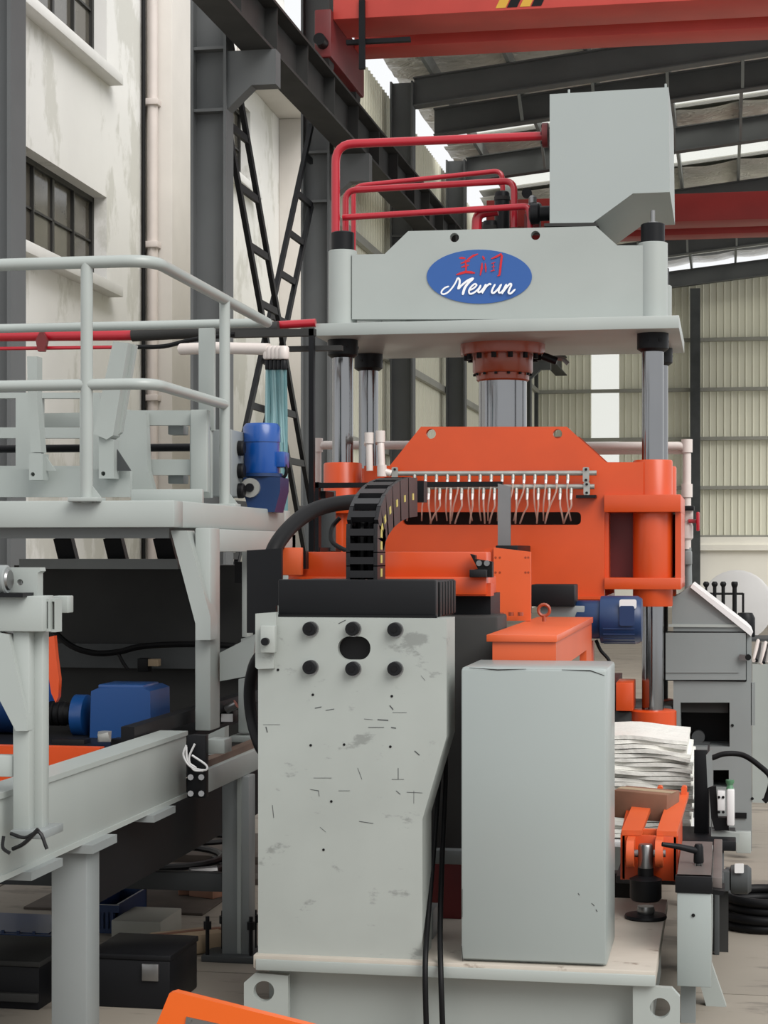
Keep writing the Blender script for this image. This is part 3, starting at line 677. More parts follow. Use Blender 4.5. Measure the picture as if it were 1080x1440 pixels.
# ---- control box and geared motor on the platform end
t = T('button_box', 'grey control box with black knobs beside the blue geared motor', 'control box', pt(312, 700, 8.1))
part('box', B().pbox(292, 326, 604, 698, 8.1, .25, .006), MIDG, t)
Xb = px(326, 8.1)
for y in (630, 662, 690): part('knob', B().lathe([(.035, 0), (.035, .02), (.028, .028)], (Xb, 8.22, pz(330, y, 8.2)), 'x', 18), BLK, t)
Ym = 8.35; m0 = T('geared_motor', 'bright blue upright geared motor on the platform corner', 'motor', pt(362, 722, Ym))
r = .087; xm, Xm = 368, px(368, Ym)
mb = part('motor_body', B().lathe([(.08, pz(xm, 667, Ym)), (r-.004, pz(xm, 664, Ym)), (r-.004, pz(xm, 622, Ym))], (Xm, Ym, 0), 'z', 28), BLUE, m0)
part('fan_cover', B().lathe([(r, pz(xm, 622, Ym)), (r, pz(xm, 601, Ym)), (r-.012, pz(xm, 596, Ym))], (Xm, Ym, 0), 'z', 28), BLUE, mb)
part('terminal_box', B().pbox(385, 400, 635, 657, Ym-.03, .1, .006), BLUE, m0)
part('motor_flange', B().lathe([(.098, pz(xm, 671, Ym)), (.098, pz(xm, 666, Ym))], (Xm, Ym, 0), 'z', 28), BLUD, m0)
gb = part('gearbox', B().pprism([(342, 671), (394, 671), (394, 690), (386, 720), (350, 720), (342, 690)], Ym-.08, .17), BLUD, m0)
part('output_flange', B().lathe([(.045, -.02), (.045, 0), (.03, .0)], pt(353, 686, Ym-.08), 'y', 20), GLV, gb)
part('output_bore', B().lathe([(.02, -.03), (.02, -.018)], pt(353, 686, Ym-.08), 'y', 16), BLKM, gb)
part('power_cable', B().tube(smooth([pt(398, 650, Ym), pt(403, 660, Ym), pt(400, 670, Ym), pt(388, 672, Ym)], 6), .008, 8), BLK, m0)
# ---- hose curtain and its header
hc = T('hose_bundle', 'pale teal transparent hoses hanging from a white header block', 'hoses', pt(390, 730, 9.0))
part('header_pipe', B().tube([pt(255, 491, 9.2), pt(300, 489, 9.1), pt(378, 491, 9.0)], .03, 14), PVC, hc)
for i in range(5):
    x = 377+i*5.6
    part('header_socket', B().lathe([(.022, 0), (.026, .01), (.026, .055), (.018, .065)], pt(x, 505, 9.0-.02*i), 'z', 12), PVC, hc)
    part('hose_clip', B().lathe([(.014, 0), (.016, .005), (.016, .045), (.012, .05)], pt(x, 520, 9.0-.02*i), 'z', 10), BLKM, hc)
    for j in range(2):
        q = x+j*2.2-1; e = q+random.uniform(-6, 4)
        part('hose', B().tube(smooth([pt(q, 515, 9.0-.02*i), pt(q+random.uniform(-1, 2), 580, 9.0), pt((q+e)/2+random.uniform(-3, 3), 650, 9.0), pt(e, 735, 9.0), pt(e, 790, 9.0)], 6), .0095, 8), TEALC if (i+j) % 2 else TEAL, hc)
t = T('post_frame', 'slim dark steel post frame left of the press column', 'frame', pt(437, 800, 9.3))
part('post', B().box(px(434, 9.3), px(441, 9.3), 9.3, 9.34, .02, pz(437, 462, 9.3)), BLKM, t)
part('cross_rail', B().pbox(325, 442, 463, 473, 9.3, .05), CORE, t)
part('cross_rail', B().pbox(405, 480, 486, 493, 9.36, .05), CORE, t)
S('red_feed_pipe', B().tube([pt(-60, 473, 9.5), pt(190, 471, 9.5)], .030, 14).tube([pt(330, 461, 9.5), pt(444, 454, 9.5)], .022, 14).tube([pt(190, 471, 9.5), pt(330, 461, 9.5)], .021, 14), RED, 'red pipe running left from the press behind the railing', 'pipe')
S('pipe_wrap', B().tube([pt(186, 471, 9.46), pt(240, 468, 9.46), pt(330, 465, 9.46), pt(392, 461, 9.46)], .036, 12), CORE, 'dark wrapping sleeve round the red pipe behind the railing', 'sleeve')
S('thin_red_pipe', B().tube([pt(-60, 491, 9.5), pt(190, 488, 9.5)], .010, 10), RED, 'thin red pipe just below the larger red pipe', 'pipe')
S('pipe_hanger', B().pprism([(50, 478), (58, 462), (66, 478), (62, 494), (53, 494)], 9.44, .03), DRED, 'small red-brown hanger clip on the left red pipes', 'clip')
S('black_cable', B().tube(smooth([pt(190, 488, 9.3), pt(230, 487, 9.3), pt(270, 478, 9.3), pt(330, 470, 9.3)], 6), .012, 8), BLK, 'black cable sagging from the red pipe behind the railing', 'cable')
# ---- dark machine body under the platform
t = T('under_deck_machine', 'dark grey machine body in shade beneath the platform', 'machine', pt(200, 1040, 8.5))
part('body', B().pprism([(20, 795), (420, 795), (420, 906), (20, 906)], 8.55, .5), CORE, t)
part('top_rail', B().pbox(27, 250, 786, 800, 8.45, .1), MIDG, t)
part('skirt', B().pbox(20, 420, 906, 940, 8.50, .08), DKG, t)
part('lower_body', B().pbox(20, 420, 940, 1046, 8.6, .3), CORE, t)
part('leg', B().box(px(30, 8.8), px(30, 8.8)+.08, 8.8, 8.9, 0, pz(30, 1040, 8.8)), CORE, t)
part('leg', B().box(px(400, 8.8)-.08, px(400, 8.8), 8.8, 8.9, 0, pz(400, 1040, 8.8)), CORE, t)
for x in (95, 165, 235): part('slanted_strut', B().bar(pt(x-6, 755, 8.75), pt(x+4, 796, 8.75), .09, .05, (0, 1, 0)), BLKM, t)
part('cable_tray', B().pbox(330, 350, 790, 820, 8.2, .2), BLK, t)
S('wiring_loom', B().tube(smooth([pt(60, 870, 8.3), pt(95, 905, 8.3), pt(130, 918, 8.3), pt(165, 917, 8.3), pt(200, 909, 8.3), pt(260, 906, 8.3), pt(330, 908, 8.3)], 6), .014, 8).tube(smooth([pt(165, 916, 8.3), pt(172, 930, 8.3), pt(180, 942, 8.3)], 4), .009, 8), BLK, 'black wiring loom along the dark machine body', 'cable')
t = T('proximity_sensor', 'small pale-labelled sensor block on the dark machine', 'sensor', pt(208, 945, 8.35))
part('block', B().pbox(193, 208, 926, 945, 8.35, .06, .003), BLK, t); part('label_plate', B().pbox(208, 222, 927, 937, 8.34, .05, .002), CARL, t)
S('narrow_side_panel', B().pbox(340, 348, 770, 896, 7.9, .1, .003), GREY, 'narrow grey upright strip beside the black panel', 'panel')
# ---- long conveyor side beam with legs
XB = -1.95; zB = .935; zB0 = .70; YB1 = yx(262, XB)
cb = T('conveyor_side_beam', 'long grey channel beam of the conveyor running into the hall', 'beam', (XB, 5.0, 0))
part('web', B().box(XB-.02, XB, 3.0, YB1, zB0, zB, .002), GREY, cb)
part('flange', B().box(XB-.10, XB+.006, 3.0, YB1, zB-.012, zB+.004), GREY, cb)
part('flange', B().box(XB-.10, XB+.006, 3.0, YB1, zB0-.004, zB0+.012), GREY, cb)
for x in (97,):
    Y = 5.45; X0, X1 = px(72, Y), px(122, Y)
    lg_ = part('leg', B().box(X0, X1, Y, Y+.12, .012, zB0-.03, .004), MIDG, cb)
    part('cap_plate', B().box(X0-.01, X1+.03, Y-.03, Y+.2, zB0-.03, zB0-.004), MIDG, lg_)
    part('base_plate', B().box(X0-.05, X1+.05, Y-.05, Y+.17, 0, .012), MIDG, lg_)
for x in (30, 205): part('spacer_plate', B().box(XB-.06, XB+.03, yx(x, XB), yx(x, XB)+.25, zB0-.028, zB0-.004), MIDG, cb)
part('opposite_beam', B().box(-3.35, -3.30, 3.0, YB1+1.5, zB0, zB), MIDG, cb)
part('opposite_leg', B().box(-3.38, -3.28, 5.4, 5.5, 0, zB0), MIDG, cb)
part('opposite_leg', B().box(-3.38, -3.28, 7.0, 7.1, 0, zB0), MIDG, cb)
YJ = yx(288, -1.85)-.05
jb = T('joint_bracket', 'black bolted bracket at the foot of the platform post', 'bracket', pt(277, 1120, YJ))
part('plate', B().pbox(263, 289, 1034, 1122, YJ, .04, .002), BLKM, jb)
for x in (268, 283):
    for y in (1093, 1116): part('bolt', B().cyl(pt(x, y, YJ), pt(x, y, YJ-.012), .011, 8), STL, jb)
part('post_shoe', B().pbox(290, 316, 1040, 1060, YJ+.06, .1, .004), GREY, jb)
wt = T('cable_tie_wires', 'loose white wires looped over the black bracket', 'wires', pt(275, 1085, YJ-.02))
for P in ([(262, 1048), (258, 1062), (268, 1078), (288, 1083), (290, 1076), (270, 1062)], [(274, 1046), (266, 1066), (272, 1082), (286, 1084)], [(262, 1050), (264, 1070), (276, 1080)]):
    part('wire', B().tube(smooth([pt(x, y, YJ-.02) for x, y in P], 5), .004, 6), WHT, wt)
X2 = -1.85; Y2 = yx(288, X2)
rb = T('rail_support_beam', 'lower grey beam on a bolted leg beside the white gantry plate', 'beam', (X2, 7.0, 0))
part('beam', B().box(X2-.05, X2, Y2, 8.6, .72, .805, .004), GREY, rb)
part('rusty_rail', B().box(X2-.06, X2-.02, Y2+.1, 8.6, .805, .83), RUST, rb)
X0, X1 = px(312, 7.0), px(350, 7.0)
lg_ = part('leg', B().box(X0, X1, 7.0, 7.1, .02, .72, .004), MIDG, rb)
part('leg_web', B().box(X1-.045, X1-.03, 6.99, 7.11, .03, .72), GREY, lg_)
part('base_plate', B().box(X0-.07, X1+.06, 6.95, 7.17, 0, .025, .003), DKG, lg_)
for dx, dy in ((-.05, -.02), (-.02, .1), (.12, .0), (.15, .12), (.10, .14)):
    part('anchor_bolt', B().lathe([(.008, 0), (.008, .10), (.016, .10), (.016, .13), (.008, .13), (.008, .15)], (X0+dx, 6.99+dy, .025), 'z', 8), BLKM, lg_)
part('tie_beam', B().box(-3.2, X0, 7.03, 7.09, .26, .33, .003), DKG, rb)
part('far_leg', B().box(X2-.09, X2+.01, 8.45, 8.55, 0, .72), MIDG, rb)
t = T('rail_bearing', 'white-capped bearing block on the rusty rail', 'bearing', pt(335, 1040, 7.6))
part('stand', B().pbox(335, 352, 955, 1030, 7.45, .08, .003), GREY, t); part('stand_base', B().pbox(322, 363, 1036, 1044, 7.4, .2, .002), GREY, t)
part('block', B().pbox(306, 328, 1000, 1016, 7.5, .08, .004), BLK, t); part('tag', B().pbox(311, 327, 1004, 1015, 7.49, .008), WHT, t); part('nut', B().cyl(pt(318, 998, 7.5), pt(332, 990, 7.5), .02, 10), STL, t)
# ---- trolley frame in the left foreground
Yt = 4.75; tr = T('trolley_frame', 'pale grey trolley frame with a diagonal brace at the left edge', 'trolley', pt(38, 1175, Yt))
part('cross_beam', B().pbox(-70, 60, 838, 888, Yt, .09, .004), GREY, tr)
part('tube_stub', B().pprism([(60, 842), (69, 842), (69, 888), (60, 888)], Yt+.03, .05, [[(61.5, 846), (67.5, 846), (67.5, 884), (61.5, 884)]]), GREY, tr)
part('tube_stub', B().pprism([(69, 842), (78, 842), (78, 889), (69, 889)], Yt+.05, .05, [[(70.5, 846), (76.5, 846), (76.5, 885), (70.5, 885)]]), GREY, tr)
part('rear_stub', B().pbox(74, 95, 838, 862, Yt+.25, .05, .003), GREY, tr)
part('bracket', B().pprism([(-10, 798), (56, 798), (57, 803), (53, 806), (53, 838), (-10, 838)], Yt+.05, .04, [circ(28, 819, 4.5, 16)]), GREY, tr)
part('leg', B().pbox(18, 41, 888, 1176, Yt+.02, .05, .003), GREY, tr); part('leg', B().pbox(42, 60, 888, 1172, Yt+.06, .05, .003), GREY, tr)
part('diagonal_brace', B().pprism([(-60, 800), (0, 890), (12, 892), (38, 1010), (38, 1028), (22, 1028), (-60, 870)], Yt+.0, .04), GREY, tr)
part('tie_bar', B().pbox(-60, 18, 1062, 1092, Yt+.03, .04, .003), GREY, tr)
part('foot_plate', B().pbox(14, 62, 1168, 1180, Yt+.0, .15, .003), MIDG, tr)
part('roller', B().lathe([(.036, 0), (.04, .004), (.04, .122), (.036, .126), (.02, .126)], pt(-50, 815, Yt+.0), 'x', 24), MIDG, tr)
part('roller_cap', B().lathe([(.03, 0), (.026, .008)], pt(-50, 815, Yt+.0)+Vector((.124, 0, 0)), 'x', 20), STL, tr)
part('pad', B().pbox(-20, 32, 834, 840, Yt-.03, .08), BLKM, tr)
S('wire_ties', B().tube(smooth([pt(15, 1172, 4.73), pt(35, 1178, 4.72), pt(55, 1170, 4.72), pt(66, 1194, 4.72)], 4), .005, 6).tube(smooth([pt(5, 1176, 4.73), pt(4, 1192, 4.72), pt(14, 1200, 4.72)], 4), .005, 6).tube(smooth([pt(18, 1194, 4.73), pt(34, 1186, 4.72), pt(54, 1166, 4.72)], 4), .006, 6), BLKP, 'twisted dark ties on the trolley leg foot', 'ties')
# ---- gearbox drive behind the beam
Yg = 7.0; gd = T('drive_gearbox', 'dark blue gearbox with black coupling on the conveyor', 'gearbox', pt(165, 1045, Yg))
part('body', B().pprism([(128, 972), (137, 968), (200, 967), (211, 972), (212, 1041), (126, 1041)], Yg, .26), BLUG, gd)
part('lid', B().pbox(138, 202, 963, 970, Yg+.02, .2, .004), BLUG, gd)
part('flange', B().lathe([(.07, 0), (.085, .005), (.085, .055), (.06, .06)], pt(105, 1006, Yg+.12), 'x', 24), BLUG, gd)
part('coupling', B().lathe([(.045, 0), (.05, .01), (.05, .025), (.044, .03), (.05, .035), (.05, .05), (.044, .055), (.05, .06), (.05, .075), (.045, .08), (.045, .10)], pt(68, 1003, Yg+.12), 'x', 20), BLK, gd)
part('mount', B().pbox(100, 216, 1041, 1055, Yg-.02, .32, .003), BLKM, gd)
t = T('drive_motor', 'large blue motor hidden behind the trolley leg', 'motor', pt(20, 1045, Yg))
part('body', B().lathe([(.12, 0), (.13, .01), (.13, .30), (.09, .33), (.09, .36)], pt(-60, 985, Yg+.12), 'x', 28), BLUD, t)
part('end_bell', B().lathe([(.10, 0), (.10, .05), (.06, .06)], pt(48, 985, Yg+.12), 'x', 24), BLUE, t)
S('orange_guard_disc', B().pprism([(68, 896), (76, 894), (79, 925), (83, 955), (82, 980), (78, 988), (72, 975), (68, 950)], 6.95, .03), ORA, 'orange curved guard edge behind the trolley leg', 'guard')
t = T('orange_conveyor_frame', 'orange conveyor frame lying inside the long grey beam', 'frame', pt(80, 1080, 6.0))
part('side_plate', B().prism([(-3.25, .78), (px(140, 6.0), .78), (px(140, 6.0), pz(100, 1051, 6.0)), (-3.25, pz(100, 1051, 6.0))], 'y', 6.0, 6.05), ORA, t)
part('side_plate', B().prism([(-3.25, .78), (-2.06, .78), (-2.06, .90), (-3.25, .90)], 'y', 5.3, 5.35), ORA, t)
part('top_plate', B().box(-3.25, -2.12, 6.05, 8.2, .84, .86), BLKM, t)
part('floor_pan', B().box(-3.29, -2.06, 3.5, 8.0, .72, .74), CORE, t)
S('black_slide_bar', B().bar((-2.09, 6.3, .95), (-2.09, 8.1, .95), .05, .05), BLKM, 'black bar along the inner edge of the long conveyor beam', 'bar')
t = T('pallet_stack', 'pale and red strips stacked right of the blue gearbox', 'stack', pt(235, 1035, 8.0))
for k, m_ in enumerate((GREY, DRED, RED, CARL)): part('strip', B().pbox(205, 240, 1007+6*k, 1012+6*k, 8.0, .2), m_, t)
part('end_block', B().pbox(240, 262, 1006, 1036, 7.95, .2, .004), GREY, t)
for x0, x1, y0, y1 in ((72, 118, 1040, 1054), (155, 214, 1040, 1056)):
    S('clamp_bar', B().pbox(x0, x1, y0, y1, 6.75, .08, .004), BLK, 'black clamp bar under the %s of the blue gearbox' % ('coupling' if x0 < 100 else 'right end'), 'clamp')
t = T('crumpled_wrapper', 'crumpled silvery wrapper lying by the blue gearbox', 'wrapper', pt(148, 1040, 6.7))
b = B(); P = [pt(137+random.uniform(0, 20), 1026+random.uniform(0, 18), 6.68+random.uniform(0, .06)) for _ in range(26)]
vs = [b.v(p) for p in P]; bmesh.ops.convex_hull(b.bm, input=vs); part('foil', b, GLV, t)
# ---- things on the floor under the conveyor
def crate(label, x0, x1, y0, y1, Y, m, lid=None):
    t = T('storage_bin', label, 'bin', (px((x0+x1)/2, Y), Y, 0)); X0, X1 = px(x0, Y), px(x1, Y); z1 = pz((x0+x1)/2, y0, Y); z0 = max(0.0, pz((x0+x1)/2, y1, Y))
    part('base', B().box(X0+.01, X1-.01, Y+.01, Y+.39, z0, z0+.01), m, t)
    for q in ((X0, X1, Y, Y+.01), (X0, X1, Y+.39, Y+.4), (X0, X0+.01, Y, Y+.4), (X1-.01, X1, Y, Y+.4)): part('wall', B().box(q[0], q[1], q[2], q[3], z0, z1), m, t)
    part('rim', B().box(X0-.01, X1+.01, Y-.012, Y+.002, z1-.03, z1), m, t)
    for k in range(1, 6): X = X0+(X1-X0)*k/6; part('rib', B().box(X-.006, X+.006, Y-.008, Y, z0+.02, z1-.03), m, t)
crate('dark blue plastic bin left of the near conveyor leg', -60, 70, 1312, 1378, 7.3, BLUD)
crate('dark blue plastic bin right of the near conveyor leg', 124, 165, 1272, 1348, 7.4, BLUD)
t = T('black_case', 'black steel case on the floor right of the near leg', 'case', fl(190, 1410))
p = fl(124, 1415); q = fl(254, 1408)
part('body', B().box(p.x, q.x, p.y, p.y+.34, .0, .17, .006), BLKM, t); part('lid', B().box(p.x-.004, q.x+.004, p.y-.004, p.y+.344, .17, .19, .004), BLKM, t)
part('latch', B().box(p.x+.2, p.x+.26, p.y-.012, p.y, .10, .16, .002), STL, t)
t = T('black_crate', 'long black crate on the floor left of the near conveyor leg', 'crate', fl(20, 1415))
p = fl(-70, 1415); q = fl(70, 1411)
part('body', B().box(p.x, q.x, p.y, p.y+.4, 0, .15, .006), BLKM, t); part('lid', B().box(p.x-.005, q.x+.005, p.y-.005, p.y+.405, .15, .17, .004), CORE, t)
part('runner', B().box(p.x, q.x, p.y-.02, p.y, .03, .06, .003), CORE, t)
S('floor_shade_sheet', B().box(fl(60, 1265).x, fl(318, 1265).x, fl(200, 1285).y, fl(200, 1170).y, 0, .012, .002), OLDT, 'dark brown sheet added as floor shade under the conveyor', 'sheet')  # dark sheet added to deepen the floor shade, in the planks' brown
t = T('wrapped_parcel', 'light brown wrapped parcel behind the black case', 'parcel', fl(265, 1340))
b = B(); p = fl(262, 1340); M = Matrix.Translation(p) @ Matrix.Rotation(.7, 4, 'Z'); b.M = M; b.box(-.15, .15, -.07, .07, .0, .085, .02); part('parcel', b, CARL, t)
b = B(M); b.box(-.155, .155, -.015, .015, .0, .088, .003); part('tape', b, CARD, t)
t = T('steel_offcuts', 'rusty steel block offcuts on the floor near the far leg', 'offcuts', fl(285, 1258))
for x, y, r_ in ((272, 1256, .3), (292, 1260, -.4)):
    p = fl(x, y, .013); part('block', B(Matrix.Translation(p) @ Matrix.Rotation(r_, 4, 'Z')).box(-.07, .07, -.05, .05, .0, .07, .004), CARD, t)
p = fl(284, 1252, .013); part('bolt', B().cyl(p+Vector((-.05, -.03, .09)), p+Vector((.06, .04, .09)), .02, 8), STL, t)
S('paper_sheet', B().prism([(p.x, p.y) for p in (fl(166, 1272), fl(172, 1284), fl(220, 1290), fl(172, 1270))], 'z', .014, .018), WHT, 'white paper sheet on the floor beyond the cross beam', 'paper')
S('white_slab', B(Matrix.Translation(fl(186, 1326))).box(-.09, .12, 0, .3, 0, .09, .005), GIRM, 'pale block behind the black case by the blue bin', 'block')
for k, (x, y, rx, ry, l) in enumerate(((200, 1222, 190, 1.2, 'black cable coil on the floor between the conveyor legs'), (260, 1190, 130, .8, 'thin black cable loop on the floor farther back'))):
    c = fl(x, y, .014); R = rx*.0035*(.62 if k == 0 else .75); b = B()
    for q in range(2): b.tube([(c.x+R*(1-.08*q)*math.cos(a*.2618), c.y+R*.9*(1-.06*q)*math.sin(a*.2618)+.08*q, .032+.03*q) for a in range(24)], .018-.004*k, 8, closed=True)
    S('cable_coil', b, BLK, l, 'cable')
S('black_trunking', B().box(-2.16, -2.03, 5.75, 8.3, .44, .675), BLKM, 'black cable trunking slung beneath the conveyor beam', 'trunking')
S('floor_plank', B().box(-4.6, -2.1, 9.1, 9.4, 0, .05, .003), OLDT, 'wide dark timber on the floor far under the conveyor', 'plank')
S('floor_plank', B().box(-3.6, -2.0, 8.6, 8.75, 0, .03, .003), OLDT, 'flat brown plank on the floor beyond the far leg', 'plank')
# ================================================================== FRONT: GANTRY UNIT ON ITS BASE
Y0 = 6.0; XG0, XG1 = px(356, Y0), px(922, Y0); zB_ = .25; zBb = .205
bf = T('gantry_base', 'worn pale steel base frame with lifting holes at the front', 'base', ((XG0+XG1)/2, 6.6, 0))
part('top_plate', B().box(XG0, XG1, Y0, 7.25, zBb, zB_, .004), TABM, bf)
part('front_web', B().box(XG0+.03, XG1-.03, 6.10, 6.13, 0.0, zBb), GREY, bf)
part('rear_web', B().box(XG0+.03, XG1-.03, 7.1, 7.13, 0.0, zBb), GREY, bf)
part('side_web', B().box(XG1-.05, XG1-.02, 6.13, 7.1, 0.0, zBb), GREY, bf)
for x0, x1, hx, hy in ((343, 405, 371, 1394), (890, 956, 928, 1418)):
    pts = [(x0+16, 1368), (x1, 1372), (x1, 1700), (x0, 1700), (x0, 1382)] if x0 < 500 else [(x0, 1386), (945, 1390), (956, 1402), (956, 1720), (x0, 1720)]
    o = [(a, max(0.0, c)) for a, c in poly(pts, 6.02)]
    part('lifting_lug', B().prism(o, 'y', 6.02, 6.05, [poly(circ(hx, hy, 14.5, 28), 6.02)]), GREY, bf)
part('front_lip', B().box(XG0+.01, XG1, Y0-.008, Y0, zBb-.004, zB_-.012, .003), GREY, bf)
# ---- gantry column (worn plate)
gp = [(363, 862), (363, 868), (628, 870), (628, 1036), (594, 1152), (593, 1372), (363, 1362)]
Yc = 6.03
gc = T('gantry_column', 'worn pale grey gantry column plate with six black bolts', 'column', (px(480, Yc), Yc, zB_))
gp = [(363, 868), (628, 870), (628, 1036), (594, 1152), (594, 1500), (363, 1500)]
o = [(a, max(zB_, c)) for a, c in poly(gp, Yc)]
part('body', B().prism(o, 'y', Yc+.03, Yc+.19), GREYW, gc)
part('front_plate', B().prism(o, 'y', Yc, Yc+.03, [poly(rrect(475, 521, 895, 928, 16, 8), Yc)]), GREYW, gc)
part('slot_shade', B().pprism(rrect(470, 526, 890, 930, 16, 8), Yc+.0285, .001), BLK, gc)  # black disc stands in for the shade inside the slot
for x, y in ((437, 884), (497, 884), (556, 885), (437, 938), (497, 940), (556, 940)):
    bo = part('bolt', B().lathe([(.021, -.028), (.023, -.026), (.023, 0)], pt(x, y, Yc), 'y', 20), BLKM, gc)
    part('bolt_washer', B().lathe([(.026, -.006), (.026, 0)], pt(x+.8, y+.6, Yc), 'y', 20), STL, bo)
    part('hex_socket', B().lathe([(.011, -.031), (.011, -.0275)], pt(x, y, Yc), 'y', 6), BLK, bo)
br = part('side_bracket', B().pprism([(359, 863), (388, 861), (388, 880), (385, 880), (385, 940), (362, 941), (359, 938)], Yc-.02, .03), GREYW, gc)
part('bracket_block', B().pbox(366, 386, 880, 918, Yc-.05, .04, .003), GREYW, br)
part('bracket_bolt', B().lathe([(.013, -.02), (.013, 0)], pt(374, 902, Yc-.05), 'y', 14), BLKM, br)
for x, y in ((440, 977), (551, 979), (437, 1048), (484, 1047), (549, 1050), (466, 1127), (455, 1195), (391, 942), (568, 1354), (369, 1352)):
    part('small_hole', B().lathe([(.0045, -.0015), (.0045, 0)], pt(x, y, Yc), 'y', 10), BLK, gc)
# scuffs and scratches
b = B()
for st, w in (([(443, 996), (452, 994)], 3.5), ([(458, 999), (470, 997)], 2.5), ([(548, 992), (553, 998)], 4), ([(552, 1002), (572, 1002)], 1.5), ([(512, 1011), (524, 1012)], 1.5), ([(531, 1012), (546, 1013)], 4), ([(518, 1023), (540, 1023)], 2.5),
              ([(550, 1023), (557, 1024)], 4), ([(370, 1019), (394, 1019)], 1.2), ([(583, 1056), (590, 1062)], 4), ([(551, 1096), (568, 1096)], 1.6), ([(560, 1080), (560, 1096)], 2.4), ([(441, 1094), (466, 1094)], 1.4), ([(503, 1080), (509, 1096)], 1.6),
              ([(557, 1112), (563, 1117)], 2.6), ([(572, 1114), (594, 1115)], 1.6), ([(436, 1110), (448, 1112), (449, 1120)], 1.5), ([(476, 1112), (492, 1112)], 1.4), ([(383, 1132), (385, 1150)], 2.2), ([(505, 1155), (525, 1158)], 2.2), ([(450, 1163), (458, 1170)], 1.2), ([(582, 1112), (582, 1130)], 1.2), ([(374, 1022), (376, 1030)], 4), ([(476, 877), (486, 872)], 3), ([(592, 950), (598, 957)], 1.0)):
    b.ribbon(st, w*.8, Yc-.0006, .0004)
part('scuff_marks', b, DKG, gc, 'dark grey scratches on the pale plate')['kind'] = 'stuff'
# ---- grey cabinet
Yk = 6.0; X0, X1 = px(646, Yk), px(853, Yk); zc = pz(750, 940, Yk)
cb = T('control_cabinet', 'plain grey sheet-metal cabinet at the front right of the base', 'cabinet', ((X0+X1)/2, 6.2, zB_))
part('body', B().box(X0, X1, Yk+.04, Yk+.46, zB_, zc, .012), GREYC, cb)
part('front_panel', B().box(X0+.003, X1-.003, Yk+.022, Yk+.042, zB_+.01, zc-.006, .006), GREYC, cb)
b = B()
for st, w in (([(660, 939), (700, 942), (740, 941)], 1.6), ([(790, 942), (830, 943), (850, 950)], 1.6), ([(649, 1330), (651, 1352)], 2), ([(650, 1250), (650, 1290)], 1.4), ([(845, 1362), (853, 1366)], 2), ([(813, 1256), (815, 1259)], 1.6), ([(832, 1270), (836, 1274)], 1.6), ([(838, 1279), (840, 1282)], 1.8)): b.ribbon(st, w, Yk+.0212, .0004)
part('paint_chips', b, CORE, cb)['kind'] = 'stuff'
# ---- black bellows cover with side
t = T('slide_cover', 'black folded cover box on top of the worn gantry column', 'cover', pt(500, 868, 6.1))
X0, X1 = px(391, 6.08), px(613, 6.08); za, zb2 = pz(500, 869, 6.08), pz(500, 815, 6.08)
part('front_panel', B().box(X0, X1, 6.08, 6.13, za, zb2, .006), BLKM, t)
part('side_body', B().box(X0+.02, X1-.006, 6.13, 6.55, za, zb2-.004, .004), BLKM, t)
for k in range(6): part('bellows_fold', B().box(X1-.008, X1+.004, 6.15+.065*k, 6.19+.065*k, za+.005, zb2-.008, .003), BLK, t)
part('lower_lip', B().box(X0-.004, X1+.004, 6.07, 6.08, za, za+.01), BLK, t)
t = T('black_shield', 'flat black shield plate left of the slide cover', 'shield', pt(370, 890, 6.55))
part('stay', B().box(px(372, 6.2), px(384, 6.2), 6.22, 6.55, pz(370, 885, 6.4), pz(370, 868, 6.4)), BLKM, t)
part('sheet', B().pprism([(347, 774), (396, 771), (396, 850), (388, 852), (388, 862), (362, 864), (362, 890), (347, 890)], 6.55, .02), BLKM, t)
# ---- orange cross beam behind the cover
Yo = 7.0
t = T('orange_cross_beam', 'orange traverse beam lying behind the black slide cover', 'beam', pt(550, 835, Yo))
part('beam', B().pbox(405, 684, 776, 812, Yo, .14, .004), ORA, t)
part('lower_flange', B().pbox(405, 684, 811, 836, Yo-.05, .3, .004), ORA, t)
part('end_plate', B().pbox(396, 424, 770, 809, Yo-.12, .03, .003), ORB, t)
for y in (784, 804): part('end_bolt', B().lathe([(.012, -.02), (.012, 0)], pt(422, y, Yo-.0), 'y', 12), STL, t)
part('end_block', B().pbox(424, 430, 775, 800, Yo-.06, .05), BLKM, t)
part('dark_rail', B().pbox(636, 690, 835, 870, Yo+.05, .3), BLKM, t)
part('rail_shelf', B().pbox(600, 690, 820, 838, Yo-.04, .1), ORA, t)
t = T('carriage', 'dark brown carriage in the gap between the gantry column and the cabinet', 'carriage', (px(620, 6.9), 6.9, zB_))
part('body', B().box(px(560, 6.9), px(700, 6.9), 6.9, 7.2, .45, pz(640, 866, 6.9), .01), CORE, t)
part('foot', B().box(px(598, 6.4), px(612, 6.4), 6.35, 6.5, zB_, zB_+.10, .004), MIDG, t)
part('cross_strip', B().box(px(590, 6.4), px(645, 6.4), 6.60, 6.66, zB_+.22, zB_+.27, .004), MIDG, t)
part('red_block', B().box(px(604, 6.7), px(648, 6.7), 6.72, 6.85, zB_, zB_+.22, .004), DRED, t)
part('pedestal', B().box(px(560, 6.9), px(590, 6.9), 6.92, 7.15, zB_, .45, .004), CORE, t)
